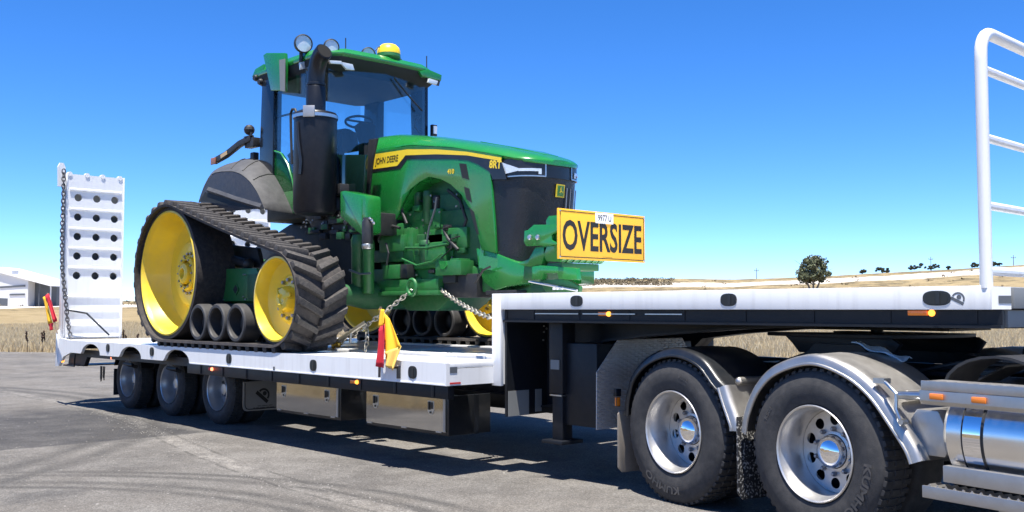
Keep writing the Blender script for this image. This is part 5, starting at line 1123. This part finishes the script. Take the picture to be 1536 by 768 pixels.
def sticker(name, pts, mt, y=.785, th=.004, parent=None): m_ = MB(); m_.prism(xz(pts, y), 'xz', y-th, y-.0004); return xb(m_, name, mt, parent or hood, smooth=False)
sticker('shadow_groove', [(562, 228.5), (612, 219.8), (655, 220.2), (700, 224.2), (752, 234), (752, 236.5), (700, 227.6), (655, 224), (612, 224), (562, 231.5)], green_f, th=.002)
sticker('yellow_stripe', [(561.5, 231.5), (611.6, 224), (654.6, 224), (700, 227.6), (752.5, 236.5), (752, 241.5), (700, 233), (654.6, 231.4), (608.5, 233), (596, 248.7), (558.6, 254)], decal_y)
sticker('dark_stripe', [(558.6, 254.3), (596.3, 249), (608.8, 233.4), (654.6, 231.8), (700, 233.4), (752, 241.9), (757, 256), (760, 269), (740, 269), (734, 257), (716, 246), (702, 240.5), (680, 238.6), (611, 239), (600.5, 253.5), (558.3, 258.5)], black, th=.003)
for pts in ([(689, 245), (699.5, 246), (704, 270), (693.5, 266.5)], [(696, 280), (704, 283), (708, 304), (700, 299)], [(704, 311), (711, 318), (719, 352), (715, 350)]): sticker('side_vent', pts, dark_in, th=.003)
def hood_text(s_, p0, p1, h, mt, st=1.0, bold=.0, name='lettering', y=.7795):
    a, b = on(*p0, Y=y), on(*p1, Y=y); u = (b-a).normalized(); v = Vector((0, 0, 1)); m_ = text(s_, h, lambda p, q: a+(b-a)*.5+u*p+v*q+u*(q*.12), fit=(b-a).length, bold=bold); return m_, name, mt
for args in (('JOHN DEERE', (563, 242.5), (597, 236.8), .070, ink, 1.06, .02), ('8RT', (734, 246), (752, 247), .075, decal_y, 1.25, .035), ('410', (671, 257), (681, 257), .050, decal_y, 1.1, .03)):
    m_, nm, mt = hood_text(*args); xb(m_, nm, mt, hood, smooth=False)
# ---- nose with grille and lamps
PLN = [(-.452, -2.95), (-.450, -2.80), (-.435, -2.62), (-.40, -2.50), (-.335, -2.425), (-.24, -2.375), (-.12, -2.345), (0, -2.335)]
PLN = PLN+[(-a, b) for a, b in PLN[-2::-1]]
acc = [0]
for i in range(len(PLN)-1): acc.append(acc[-1]+math.dist(PLN[i], PLN[i+1]))
def nose(s, z, off=0.0):
    a = s*acc[-1]; i = max(0, min(len(PLN)-2, int(np.searchsorted(acc, a, side='right')-1))); t = (a-acc[i])/(acc[i+1]-acc[i]); y = PLN[i][0]+(PLN[i+1][0]-PLN[i][0])*t; x = PLN[i][1]+(PLN[i+1][1]-PLN[i][1])*t
    dy, dx = PLN[i+1][0]-PLN[i][0], PLN[i+1][1]-PLN[i][1]; l = math.hypot(dx, dy); nx, ny = dy/l, -dx/l
    sh = -.10*max(0, 2.75-z); return Vector((x+nx*off+sh, YC+y+ny*off, z))
def nose_patch(name, s0, s1, z0, z1, off, mt, ns=14, nz=6, parent=None, zf=None, th=.008):
    m_ = MB(); g = []; 
    for lay in (off, off-th):
        for i in range(ns+1):
            for j in range(nz+1):
                s = s0+(s1-s0)*i/ns; u = i/ns; a, b = (z0, z1) if zf is None else zf(u); g.append(nose(s, a+(b-a)*j/nz, lay))
    q = (ns+1)*(nz+1); st = nz+1; fs = []
    for i in range(ns):
        for j in range(nz): fs += [(i*st+j, (i+1)*st+j, (i+1)*st+j+1, i*st+j+1), (q+i*st+j, q+i*st+j+1, q+(i+1)*st+j+1, q+(i+1)*st+j)]
    for i in range(ns): fs += [(i*st, q+i*st, q+(i+1)*st, (i+1)*st), (i*st+nz, (i+1)*st+nz, q+(i+1)*st+nz, q+i*st+nz)]
    for j in range(nz): fs += [(j, j+1, q+j+1, q+j), (ns*st+j, q+ns*st+j, q+ns*st+j+1, ns*st+j+1)]
    m_.add(g, fs); return xb(m_, name, mt, parent, ang=40)
gr_ = nose_patch('grille', 0.0, 1.0, 1.93, 2.76, -.006, grille_m, 30, 8, zf=lambda u: (1.98-.10*math.sin(math.pi*u), 2.76))
nose_patch('lamp_band', 0.0, 1.0, 2.745, 2.93, .004, black, 30, 4, gr_)
nose_patch('grille_frame', 0.0, .03, 1.95, 2.78, .006, green, 2, 8, gr_)
nose_patch('lower_frame', 0.0, 1.0, 1.85, 1.94, .010, green, 30, 3, gr_, zf=lambda u: (1.86-.10*math.sin(math.pi*u), 1.99-.10*math.sin(math.pi*u)))
for sgn in (0, 1):
    S = (lambda s: s) if sgn == 0 else (lambda s: 1-s)
    hl_ = nose_patch('headlight', S(.125), S(.40), 2.755, 2.915, .012, black, 10, 4, gr_, zf=lambda u: (2.765-.005*u, 2.915-.015*u))
    nose_patch('headlight_trim', S(.118), S(.128), 2.75, 2.925, .018, steel, 2, 4, gr_); nose_patch('headlight_trim', S(.12), S(.40), 2.748, 2.760, .017, steel, 10, 2, gr_)
    nose_patch('headlight_trim', S(.394), S(.402), 2.755, 2.905, .017, steel, 2, 3, gr_)
    nose_patch('headlight_lens', S(.138), S(.25), 2.80, 2.89, .0205, lens_m, 8, 4, gr_, zf=lambda u: (2.775+.03*u, 2.905-.075*u)); nose_patch('headlight_lens', S(.25), S(.37), 2.80, 2.83, .0205, lens_m, 6, 2, gr_, zf=lambda u: (2.80, 2.828))
    nose_patch('headlight_lens', S(.355), S(.37), 2.772, 2.80, .0205, lens_m, 3, 2, gr_)
for i in range(6): nose_patch('grille_slat', .56+.04*i, .568+.04*i, 2.36, 2.66, .012, bolt_m, 2, 4, gr_)
em = nose_patch('emblem', .478, .545, 2.56, 2.69, .008, decal_y, 4, 4, gr_); nose_patch('emblem_field', .486, .537, 2.573, 2.677, .0105, green, 4, 4, gr_)
m_ = MB(); deer = [(-.028, -.022), (-.012, -.004), (-.016, .016), (-.008, .036), (.000, .038), (.000, .022), (.006, .008), (.020, -.004), (.032, -.022), (.020, -.016), (.004, -.010), (-.008, -.020)]
m_.add([nose(.5115+a/acc[-1], 2.625+b, .0135) for a, b in deer], [tuple(range(len(deer)))]); xb(m_, 'emblem_animal', decal_y, gr_, smooth=False)
m_ = MB(); m_.prism([(-3.0, 1.9), (-3.0, 2.85), (-2.55, 2.85), (-2.62, 1.9)], 'xz', .95, 1.55); xb(m_, 'radiator', dark_in)
# chin and front support
m_ = MB(); m_.prism(xz([(716, 372), (746, 380), (772, 392), (800, 398), (800, 424), (764, 430), (745, 436), (728, 424), (720, 404)], .82), 'xz', .80, 1.0); xb(m_, 'front_support', green, bevel=.015)
m_ = MB(); m_.prism(xz([(716, 372), (746, 380), (772, 392), (800, 398), (800, 424), (764, 430), (745, 436), (728, 424), (720, 404)], .82), 'xz', 1.5, 1.7); xb(m_, 'front_support', green, bevel=.015)
m_ = MB(); m_.box(-2.75, -2.42, .86, 1.64, 1.70, 1.90); m_.box(-2.9, -2.45, .95, 1.55, 1.55, 1.70); xb(m_, 'weight_carrier', green_f, bevel=.02)
m_ = MB(); m_.box(-2.95, -2.5, .80, 1.60, 1.58, 1.625); xb(m_, 'skid_plate', plastic, bevel=.01)
for yy in (.70,):
    ad = yy-.70
    m_ = MB(); m_.prism(xz([(787, 346), (792, 345), (801, 337), (838, 337), (838, 347), (828, 352), (828, 360), (838, 366), (820, 369), (789, 369), (786, 362)], .66), 'xz', .655+ad, .69+ad); wl = xb(m_, 'lift_arm', green, bevel=.006)
    m_ = MB(); 
    for px in (796, 808): c_ = on(px, 356, Y=.66); m_.lathe([(.026, 0), (.026, -.016), (.018, -.022), (.0005, -.022)], 'y', (c_.x, .655+ad, c_.z), 12)
    xb(m_, 'arm_pin', steel, wl)
    m_ = MB(); m_.prism(xz([(803, 370), (822, 369), (816, 384), (812, 398), (790, 400), (775, 396), (793, 388)], .70), 'xz', .70+ad, .80+ad if ad == 0 else .76+ad); xb(m_, 'arm_support', green, bevel=.01)
    m_ = MB(); m_.prism(xz([(800, 400), (812, 398), (866, 402), (868, 420), (840, 419), (838, 410), (818, 410), (815, 420), (800, 420)], .70), 'xz', .68+ad, .74+ad); xb(m_, 'hitch_bracket', green, bevel=.008)
    m_ = MB(); m_.prism(xz([(808, 420), (850, 418), (870, 430), (869, 438), (818, 438)], .72), 'xz', .72+ad, .76+ad); xb(m_, 'hitch_plate', green_f, bevel=.008)
m_ = MB(); m_.cyl(on(796, 422, Y=.72)+Vector((0, -.02, 0)), on(868, 436, Y=.72)+Vector((0, -.02, 0)), .012, 8); xb(m_, 'hitch_pin', steel)
m_ = MB(); m_.box(-2.35, -2.02, .76, 1.15, 1.72, 1.86); xb(m_, 'front_hitch', green_f, bevel=.02)
m_ = MB(); m_.box(-1.99, -1.80, .72, 1.24, 1.80, 1.868); m_.box(-2.35, -1.99, .95, 1.15, 1.76, 1.868); xb(m_, 'weight_bracket', green_f, bevel=.01)
m_ = MB(); c_ = on(838, 429, Y=.71)
for q in range(3): m_.box(c_.x-.06+.05*q, c_.x-.025+.05*q, .690, .712, c_.z-.035, c_.z-.012)
xb(m_, 'hitch_label', paper, smooth=False)
NW = 7
for i in range(NW):       # suitcase weights
    y = .70+i*(.60/NW); m_ = MB(); m_.prism([(-2.02, 1.94), (-1.98, 1.885), (-1.80, 1.87), (-1.765, 1.90), (-1.765, 2.27), (-1.80, 2.31), (-1.95, 2.31), (-1.985, 2.27), (-1.985, 2.20), (-1.93, 2.16), (-1.93, 2.08), (-2.02, 2.05)], 'xz', y, y+.60/NW-.012)
    xb(m_, 'suitcase_weight', green, bevel=.010)
# ---- cab
CY0, CY1 = .40, 2.10
def tpost(name, pb_, pt_, w_, mt, par=None):
    m_ = MB(); a, b = pb_, pt_
    m_.loft([[(a[0], a[1], a[2]), (a[0]+w_[0], a[1], a[2]), (a[0]+w_[0], a[1]+w_[1], a[2]), (a[0], a[1]+w_[1], a[2])], [(b[0], b[1], b[2]), (b[0]+w_[2], b[1], b[2]), (b[0]+w_[2], b[1]+w_[1], b[2]), (b[0], b[1]+w_[1], b[2])]]); return xb(m_, name, mt, par, bevel=.015)
cab = None
m_ = MB(); m_.box(-6.95, -5.05, .44, 2.06, 2.75, 2.88); cab = xb(m_, 'cab_base', plastic, bevel=.02)
for y, sg in ((CY0, 1), (CY1-.12, -1)):
    tpost('cab_pillar', (-6.87, y, 2.85), (-6.80, y, 4.36), (.36, .12, .30), pillar_m, cab)
    tpost('cab_pillar', (-5.70, y, 2.88), (-5.77, y, 4.36), (.20, .10, .26), pillar_m, cab)
for y in (CY0+.03, CY1-.04):
    m_ = MB(); m_.box(-6.52, -5.66, y, y+.008, 2.88, 4.33); xb(m_, 'side_window', glass_m, cab, smooth=False)
m_ = MB(); m_.loft([[(-5.45, CY0+.12, z), (-5.36, .8, z), (-5.30, 1.25, z), (-5.36, 1.7, z), (-5.45, CY1-.12, z), (-5.458, CY1-.12, z), (-5.368, 1.7, z), (-5.308, 1.25, z), (-5.368, .8, z), (-5.458, CY0+.12, z)] for z in (2.88, 4.34)]); xb(m_, 'windscreen', glass_m, cab, ang=50)
m_ = MB(); m_.box(-6.90, -6.892, CY0+.12, CY1-.12, 2.9, 4.33); xb(m_, 'rear_window', glass_m, cab, smooth=False)
# roof: dark headliner, lamp fascia, green cap
def roof_ring(gx0, gx1, gy, z, ch): return [(gx0, YC-gy+ch, z), (gx0+ch, YC-gy, z), (gx1-ch*1.4, YC-gy, z), (gx1, YC-gy+ch*1.6, z), (gx1+.03, YC, z), (gx1, YC+gy-ch*1.6, z), (gx1-ch*1.4, YC+gy, z), (gx0+ch, YC+gy, z), (gx0, YC+gy-ch, z)]
m_ = MB(); m_.loft([roof_ring(-6.95, -5.42, .80, 4.26, .12), roof_ring(-7.02, -5.30, .85, 4.34, .12), roof_ring(-7.03, -5.26, .86, 4.42, .12)]); xb(m_, 'headliner', dark_in, cab, ang=30)
m_ = MB(); m_.loft([roof_ring(-7.06, -5.26, .865, 4.421, .14), roof_ring(-7.06, -5.25, .87, 4.47, .14), roof_ring(-7.0, -5.32, .83, 4.535, .16), roof_ring(-6.85, -5.5, .70, 4.575, .16)]); roof = xb(m_, 'roof', green, cab, bevel=.01, ang=25)
m_ = MB(); m_.prism(xz([(396, 83), (401, 79.5), (428, 79.5), (429, 98), (428, 137), (407.5, 136)], .34), 'xz', .325, .375); sp_ = xb(m_, 'roof_side_panel', green, cab, bevel=.012)
m_ = MB(); m_.prism(xz([(419, 90), (428, 88), (427.5, 137), (420.5, 136)], .322), 'xz', .318, .3245); xb(m_, 'panel_insert', grey_p, cab, smooth=False)
m_ = MB(); m_.prism(xz([(379, 116), (384, 104), (397, 96), (397, 110), (388, 116)], .40), 'xz', .385, .50); xb(m_, 'roof_corner', green, cab, bevel=.01)
for px, py in ((384, 117), (391, 123)):
    c_ = on(px, py, Y=.39); m_ = MB(); m_.lathe([(.001, -.03), (.035, -.03), (.045, 0), (.04, .05), (.001, .06)], 'y', (c_.x, .39, c_.z), 14); xb(m_, 'rear_work_lamp', plastic, cab)
def fascia_lamp(pts, Xp):
    m_ = MB(); q = yz(pts, Xp); m_.prism(q, 'yz', Xp, Xp+.03); l_ = xb(m_, 'roof_lamp', lens_m, cab, bevel=.004)
for pts, Xp in (([(448, 94), (465.5, 91), (463, 102), (449, 105)], -5.80), ([(468, 91), (482, 89), (481, 94), (467, 96)], -5.62), ([(492, 91), (510, 92), (512, 97), (494, 96)], -5.22), ([(508, 93), (527, 97), (530, 106), (518, 105)], -5.22), ([(642, 118), (655, 122), (653, 128), (640, 124)], -5.22)): fascia_lamp(pts, Xp)
m_ = MB(); m_.prism(yz([(628, 108), (640, 104), (661, 113), (660, 122), (640, 117), (632, 116)], -5.24), 'yz', -5.26, -5.215); xb(m_, 'roof_corner', green, cab, bevel=.008)
m_ = MB(); m_.prism(yz([(640, 117), (660, 121), (658, 129), (640, 124)], -5.225), 'yz', -5.23, -5.218); xb(m_, 'lamp_housing', plastic, cab)
# round work lamps on the roof
def round_lamp(px, py, r_px, Xp):
    c_ = on(px, py, X=Xp); d = (CAM-c_); k = abs(d.dot(FW))/FPX; r_ = r_px*k*.96; o_ = empty('tmp', (0, 0, 0)); bpy.data.objects.remove(o_)
    m_ = MB(); m_.lathe([(.001, -.10), (r_*.55, -.10), (r_*.9, -.06), (r_, -.02), (r_, .02), (r_*.9, .025), (r_*.88, .012)], 'x', (0, 0, 0), 28)
    Rz = Matrix.Rotation(R_(-14), 3, 'Z') @ Matrix.Rotation(R_(4), 3, 'Y')
    m_.v = [tuple(Rz @ Vector(v)+c_) for v in m_.v]; l_ = xb(m_, 'round_lamp', plastic, roof)
    m_ = MB(); m_.lathe([(.0005, .016), (r_*.88, .012)], 'x', (0, 0, 0), 28); m_.v = [tuple(Rz @ Vector(v)+c_) for v in m_.v]; xb(m_, 'lamp_lens', lens_m, roof)
    m_ = MB(); m_.cyl(c_+Vector((-.05, 0, -r_*.8)), c_+Vector((-.05, 0, -r_-.10)), .022, 8); xb(m_, 'lamp_stalk', plastic, roof)
round_lamp(455, 65.5, 14.5, -5.75); round_lamp(497, 70.5, 12.5, -5.38); round_lamp(552.5, 82, 11.5, -5.45); round_lamp(596, 95, 9, -5.45)
c_ = on(583, 84, X=-5.40); k_ = abs((CAM-c_).dot(FW))/FPX
m_ = MB(); m_.lathe([(15.5*k_, 0), (17.5*k_, .02), (17.3*k_, .06), (15.5*k_, .10), (11*k_, .135), (5*k_, .15), (.001, .153)], 'z', tuple(c_), 28); rc = xb(m_, 'receiver_dome', decal_y, roof)
m_ = MB(); m_.lathe([(.001, -.17), (8*k_, -.17), (8*k_, -.08), (14.5*k_, -.055), (18*k_, -.02), (17.5*k_, .02), (.001, .02)], 'z', tuple(c_), 28); xb(m_, 'receiver_base', green_f, roof)
for px, y0, y1 in ((518.5, 57, 79), (640, 84, 108)):
    a, b = on(px, y1, X=-5.9 if px < 600 else -5.5), on(px, y0, X=-5.9 if px < 600 else -5.5); m_ = MB(); m_.cyl(a, b, .007, 6); m_.cyl(a, a+(b-a)*.25, .014, 8); xb(m_, 'antenna', plastic, roof)
m_ = MB(); m_.tube([on(563, 76, X=-5.4), on(567, 71, X=-5.4), on(574, 69, X=-5.4), on(578, 73, X=-5.4)], .006, 6); xb(m_, 'lamp_cable', plastic, roof)
# interior
m_ = MB(); m_.box(-6.55, -6.05, 1.0, 1.5, 3.10, 3.24); m_.loft([[(-6.58, 1.02, 3.2), (-6.45, 1.02, 3.2), (-6.45, 1.48, 3.2), (-6.58, 1.48, 3.2)], [(-6.70, 1.0, 3.55), (-6.56, 1.0, 3.55), (-6.56, 1.5, 3.55), (-6.70, 1.5, 3.55)], [(-6.76, 1.08, 3.9), (-6.66, 1.08, 3.9), (-6.66, 1.42, 3.9), (-6.76, 1.42, 3.9)]]); m_.box(-6.5, -6.1, 1.05, 1.45, 2.88, 3.1); xb(m_, 'driver_seat', seat_m, cab, bevel=.03)
m_ = MB(); m_.loft([[(-5.72, 1.12, 2.88), (-5.52, 1.12, 2.88), (-5.52, 1.38, 2.88), (-5.72, 1.38, 2.88)], [(-5.74, 1.16, 3.5), (-5.62, 1.16, 3.5), (-5.62, 1.34, 3.5), (-5.74, 1.34, 3.5)], [(-5.80, 1.12, 3.72), (-5.68, 1.12, 3.76), (-5.68, 1.38, 3.76), (-5.80, 1.38, 3.72)]]); xb(m_, 'steering_column', seat_m, cab, bevel=.02)
m_ = MB(); cw = Vector((-5.86, 1.25, 3.80)); m_.tube([cw+Vector((.10*math.cos(t)*.8, .20*math.sin(t), .10*math.cos(t)*.6)) for t in np.linspace(0, 2*math.pi, 25)[:-1]], .016, 8, closed=True); m_.cyl(cw+Vector((.02, -.19, 0)), cw+Vector((.02, .19, 0)), .014, 8); xb(m_, 'steering_wheel', seat_m, cab)
m_ = MB(); m_.box(-6.5, -5.8, .62, .90, 2.9, 3.35); m_.box(-5.86, -5.82, .72, .98, 3.42, 3.66); xb(m_, 'arm_console', seat_m, cab, bevel=.02)
m_ = MB(); m_.box(-5.62, -5.42, .56, 1.94, 2.88, 3.20); xb(m_, 'dash_panel', dark_in, cab, bevel=.03)
m_ = MB(); m_.prism(xz([(500, 196), (520, 193), (529, 198), (536, 226), (500, 232)], 1.6), 'xz', 1.55, 1.66); xb(m_, 'passenger_seat', seat_m, cab, bevel=.02)
m_ = MB(); m_.tube([on(591, 117, X=-5.28), on(614, 145, X=-5.30), on(633, 166, X=-5.34)], .012, 6); xb(m_, 'wiper_arm', plastic, cab)
m_ = MB(); m_.tube([on(438, 246, Y=.34), on(436.5, 200, Y=.34), on(436, 170, Y=.34), on(438.5, 164, Y=.34), on(442.5, 164, Y=.34), on(445, 170, Y=.34), on(445, 178, Y=.36)], .016, 8); xb(m_, 'grab_rail', plastic, cab)
m_ = MB(); m_.tube([on(414, 176, Y=.5), on(440, 170, Y=.5), on(464, 162, Y=.5)], .014, 8); xb(m_, 'grab_rail', plastic, cab)
for px, py in ((650, 194),):
    c_ = on(px, py, X=-5.45); m_ = MB(); m_.box(c_.x-.03, c_.x+.02, c_.y-.03, c_.y+.05, c_.z-.09, c_.z+.06); m_.cyl(c_+Vector((0, -.05, -.12)), c_+Vector((0, 0, -.05)), .015, 6); xb(m_, 'side_lamp', plastic, cab, bevel=.01); m_ = MB(); m_.box(c_.x+.021, c_.x+.028, c_.y-.02, c_.y+.04, c_.z-.06, c_.z+.04); xb(m_, 'lamp_lens', lens_m, cab)
m_ = MB(); m_.tube([on(630, 200, X=-5.45), on(622, 190, X=-5.45), on(622, 182, X=-5.45), on(630, 175, X=-5.45)], .013, 6); xb(m_, 'mirror_bracket', plastic, cab)
# black trim post and panel between cab glass and hood
m_ = MB(); m_.prism(xz([(553, 209), (566, 207), (559, 240), (553, 290), (543, 297), (536, 292), (545, 280), (549, 240)], .66), 'xz', .66, .685); xb(m_, 'hood_rear_seal', plastic, bevel=.01)
m_ = MB(); m_.box(-5.10, -5.04, .80, 1.70, 2.75, 3.36); xb(m_, 'firewall', dark_in)
m_ = MB(); m_.prism(xz([(500, 232), (548, 232), (545, 292), (500, 290)], .56), 'xz', .56, .60); xb(m_, 'cab_side_panel', mat('cab_panel', (.006, .022, .018), .12, var=.2, coat=.8), bevel=.006)
# ---- exhaust
ex = Vector((-5.235, .22, 0)); m_ = MB(); m_.lathe([(.001, 2.52), (.22, 2.52), (.245, 2.56), (.245, 3.60), (.25, 3.605), (.25, 3.66), (.235, 3.68), (.16, 3.70), (.001, 3.70)], 'z', tuple(ex), 40); mf = xb(m_, 'muffler', mat('muffler_black', (.006, .008, .014), .38, var=.3, vscale=5, dust=.03, spec=.35))
m_ = MB(); m_.lathe([(.251, 3.612), (.256, 3.615), (.256, 3.650), (.251, 3.653)], 'z', tuple(ex), 40); xb(m_, 'clamp_band', steel, mf)
m_ = MB(); c_ = ex+Vector((.17, -.195, 3.66)); m_.obox(c_+Vector((-.05, -.045, 0)), c_+Vector((.05, .045, 0)), .02, .13); xb(m_, 'clamp_plate', alu_r, mf, bevel=.006)
m_ = MB(); d_ = ex+Vector((.0, .0, 0)); pts_ = [(0, 3.69), (0, 3.95), (0, 4.08), (.015, 4.19), (.05, 4.28), (.10, 4.34), (.17, 4.375)]; m_.tube([d_+Vector((x, 0, z)) for x, z in pts_], .100, 22); st_ = xb(m_, 'exhaust_stack', mat('stack_black', (.006, .008, .014), .34, var=.3, spec=.4), mf)
m_ = MB(); p_ = d_+Vector((.1715, 0, 4.3757)); dd_ = Vector((.07, 0, .035)).normalized(); u_ = Vector((0, 1, 0)); v_ = dd_.cross(u_); m_.add([p_+dd_*.003+(u_*math.cos(t)+v_*math.sin(t))*.088 for t in np.linspace(0, 2*math.pi, 21)[:-1]], [tuple(range(20))]); xb(m_, 'stack_mouth', mat('mouth_black', (.003, .003, .003), 1.0), mf)  # flat black disc closing the end of the stack
m_ = MB(); m_.lathe([(.101, 4.00), (.110, 4.005), (.110, 4.03), (.101, 4.035)], 'z', tuple(ex), 24); m_.lathe([(.101, 3.72), (.113, 3.70), (.113, 3.98), (.102, 4.0)], 'z', tuple(ex), 28); xb(m_, 'stack_collar', [mat('collar_dark', (.03, .032, .036), .3, 0.6, var=.2)], mf)
m_ = MB(); m_.tube([ex+Vector((.02, -.25, 3.55)), ex+Vector((.05, -.255, 3.35)), ex+Vector((.09, -.24, 3.1)), ex+Vector((.08, -.245, 2.95))], .018, 8); xb(m_, 'muffler_strap', black, mf)
# ---- rear fender over the track (mirrored)
def resample(pts, n_):
    P_ = np.array(pts, float); d = np.r_[0, np.cumsum(np.hypot(*np.diff(P_, axis=0).T))]; t = np.linspace(0, d[-1], n_); return list(zip(np.interp(t, d, P_[:, 0]), np.interp(t, d, P_[:, 1])))
FO = resample(xz([(298, 302), (303, 286), (311, 270), (319, 259.5), (334, 257), (350, 257), (362, 261), (374, 271), (384, 285), (391, 299), (396, 312)], .0), 22)
FI = resample(xz([(303, 300), (313, 270), (322, 257), (345, 246), (372, 237), (388, 238.5), (400, 247), (412, 262), (425, 285), (433, 302), (440, 318)], .44), 22)
for k in (0, 1):
    sy = (lambda y: y) if k == 0 else mir
    rings = []
    for (xo, zo), (xi, zi) in zip(FO, FI):
        ring = []
        for t in (0, .12, .35, .7, 1.0): ring.append((xo+(xi-xo)*t, sy(.44*t), zo+(zi-zo)*t+.035*math.sin(math.pi*t)))
        for t in (1.0, .5, .05): ring.append((xo+(xi-xo)*t, sy(.44*t), zo+(zi-zo)*t-.02))
        rings.append(ring)
    m_ = MB(); m_.loft(rings); fd = xb(m_, 'rear_fender', fender_m, ang=60)
    m_ = MB(); m_.prism([(x, z-.006) for x, z in FO]+[(FO[-1][0]-.25, FO[-1][1]+.005), (-6.9, 2.66), (-7.4, 2.76)], 'xz', sy(.002), sy(.026)); xb(m_, 'fender_side', fender_d, fd, bevel=.004)
    m_ = MB(); pl_ = xz([(312, 285), (330, 291), (352, 299), (372, 305), (392, 311)], .0)
    m_.loft([[(x, sy(-.022), z), (x, sy(.003), z+.045), (x, sy(.003), z-.035)] for x, z in pl_]); xb(m_, 'fender_lip', fender_m, fd)
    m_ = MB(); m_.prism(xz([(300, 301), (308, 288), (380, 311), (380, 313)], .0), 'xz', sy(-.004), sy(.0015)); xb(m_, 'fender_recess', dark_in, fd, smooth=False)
    for q in (10, 13, 16):
        r_ = rings[q]; m_ = MB(); m_.tube([Vector(p)+Vector((0, 0, .004)) for p in r_[1:5]], .007, 6); xb(m_, 'fender_rib', fender_m, fd)
    pn = xz([(398, 229), (412, 226.5), (423, 230), (433, 246), (440, 270), (445, 296), (447.5, 320), (436, 320), (420, 280), (405, 250)], .44)
    m_ = MB(); m_.prism(pn, 'xz', sy(.43), sy(.46)); xb(m_, 'fender_extension', green, fd, bevel=.008)
    m_ = MB(); m_.tube([(x, sy(.425), z) for x, z in pn[1:7]], .012, 6); xb(m_, 'fender_trim', green, fd)
p_ = on(382, 238, Y=.42); m_ = MB(); m_.box(p_.x-.05, p_.x+.04, .38, .46, p_.z-.03, p_.z+.08); xb(m_, 'fender_lamp', plastic, bevel=.01)
pn2 = MB(); pn2.prism(xz([(430, 233), (447, 262), (455, 320), (500, 320), (500, 232), (440, 224)], .52), 'xz', .52, .56); xb(pn2, 'cab_lower_panel', pillar_m, bevel=.01)
# signal arm
m_ = MB(); a, b, c_, d2 = on(322, 242, Y=.30), on(340, 232, Y=.30), on(360, 216, Y=.32), on(378, 207, Y=.36); m_.loft([[p+Vector((0, -.03, s_*.04)) for s_ in (-1, 1)]+[p+Vector((0, .03, s_*.04)) for s_ in (1, -1)] for p in (a, b, c_, d2)]); sa = xb(m_, 'signal_arm', plastic, bevel=.008)
m_ = MB(); m_.box(a.x-.03, a.x+.10, .255, .27, a.z-.05, a.z+.04); xb(m_, 'signal_lens', mat('dull_amber', (.30, .12, .06), .4), sa, bevel=.006)
m_ = MB(); p0, p1 = on(331, 235, Y=.268), on(340, 229, Y=.268); m_.obox(p0, p1, .006, .05); xb(m_, 'reflector', mat('pale_amber', (.55, .38, .18), .4), sa)
p_ = on(375, 205, Y=.36); m_ = MB(); m_.box(p_.x-.10, p_.x+.12, .34, .44, p_.z-.14, p_.z-.02); m_.cyl(p_+Vector((.03, 0, -.05)), p_+Vector((.02, 0, .10)), .02, 8); m_.sph(tuple(p_+Vector((-.02, 0, .09))), .07, 12); m_.box(p_.x-.12, p_.x+.08, .33, .36, p_.z+.0, p_.z+.012); xb(m_, 'mirror_mount', plastic, sa, bevel=.008)

# ================================================================== OVERSIZE SIGN
sg = Vector((-1.72, .60, 1.897)); SG = empty('oversize_sign', sg); tag(SG, 'yellow OVERSIZE warning board hung on the front of the tractor', 'sign')
def sb(m_, name, mt, parent=None, **k): return m_.build(name, mt, parent or SG, org=sg, **k)
W_, H_ = 1.235, .465; tl = -.0   # board
def S(u, v, d=0): return Vector((-1.72+d, .60+u, 1.897+v))
m_ = MB(); m_.box(-1.742, -1.722, .60, .60+W_, 1.897, 1.897+H_); bd = sb(m_, 'board', sign_y, bevel=.004)
m_ = MB()
for a, b, c, d in ((0.018, W_-.018, .018, .026), (.018, W_-.018, H_-.026, H_-.018), (.018, .026, .026, H_-.026), (W_-.026, W_-.018, .026, H_-.026)): m_.add([S(a, c, -.0005), S(b, c, -.0005), S(b, d, -.0005), S(a, d, -.0005)], [(0,1,2,3)])
sb(m_, 'border', ink, smooth=False)
m_ = text('OVERSIZE', .265, lambda u, v: S(W_/2+u, .225+v, -.0004), fit=1.13, bold=.022); lt = sb(m_, 'lettering', ink, smooth=False)
m_ = MB(); m_.box(-1.7215, -1.716, .60+.50, .60+.755, 1.897+.355, 1.897+.455); pl_ = sb(m_, 'number_plate', paper, bevel=.008)
m_ = text('9977 U', .058, lambda u, v: S(.6275+u, .408+v, .0045), fit=.19, bold=.015); sb(m_, 'plate_number', ink, pl_, smooth=False)
m_ = MB(); m_.add([S(.60, .034, -.0004), S(.74, .034, -.0004), S(.74, .037, -.0004), S(.60, .037, -.0004)], [(0,1,2,3)]); sb(m_, 'maker_line', ink, smooth=False)
m_ = MB()
for u in (.02, W_-.02):
    for v in (.02, H_-.02): m_.lathe([(.010, 0), (.008, .006), (.0005, .007)], 'x', tuple(S(u, v, -.002)), 8)
sb(m_, 'rivet', steel)
m_ = MB(); m_.obox(S(.3, .1, -.034), S(.3, .44, -.034), .03, .02); m_.obox(S(.93, .1, -.034), S(.93, .44, -.034), .03, .02); sb(m_, 'mounting_strap', steel)
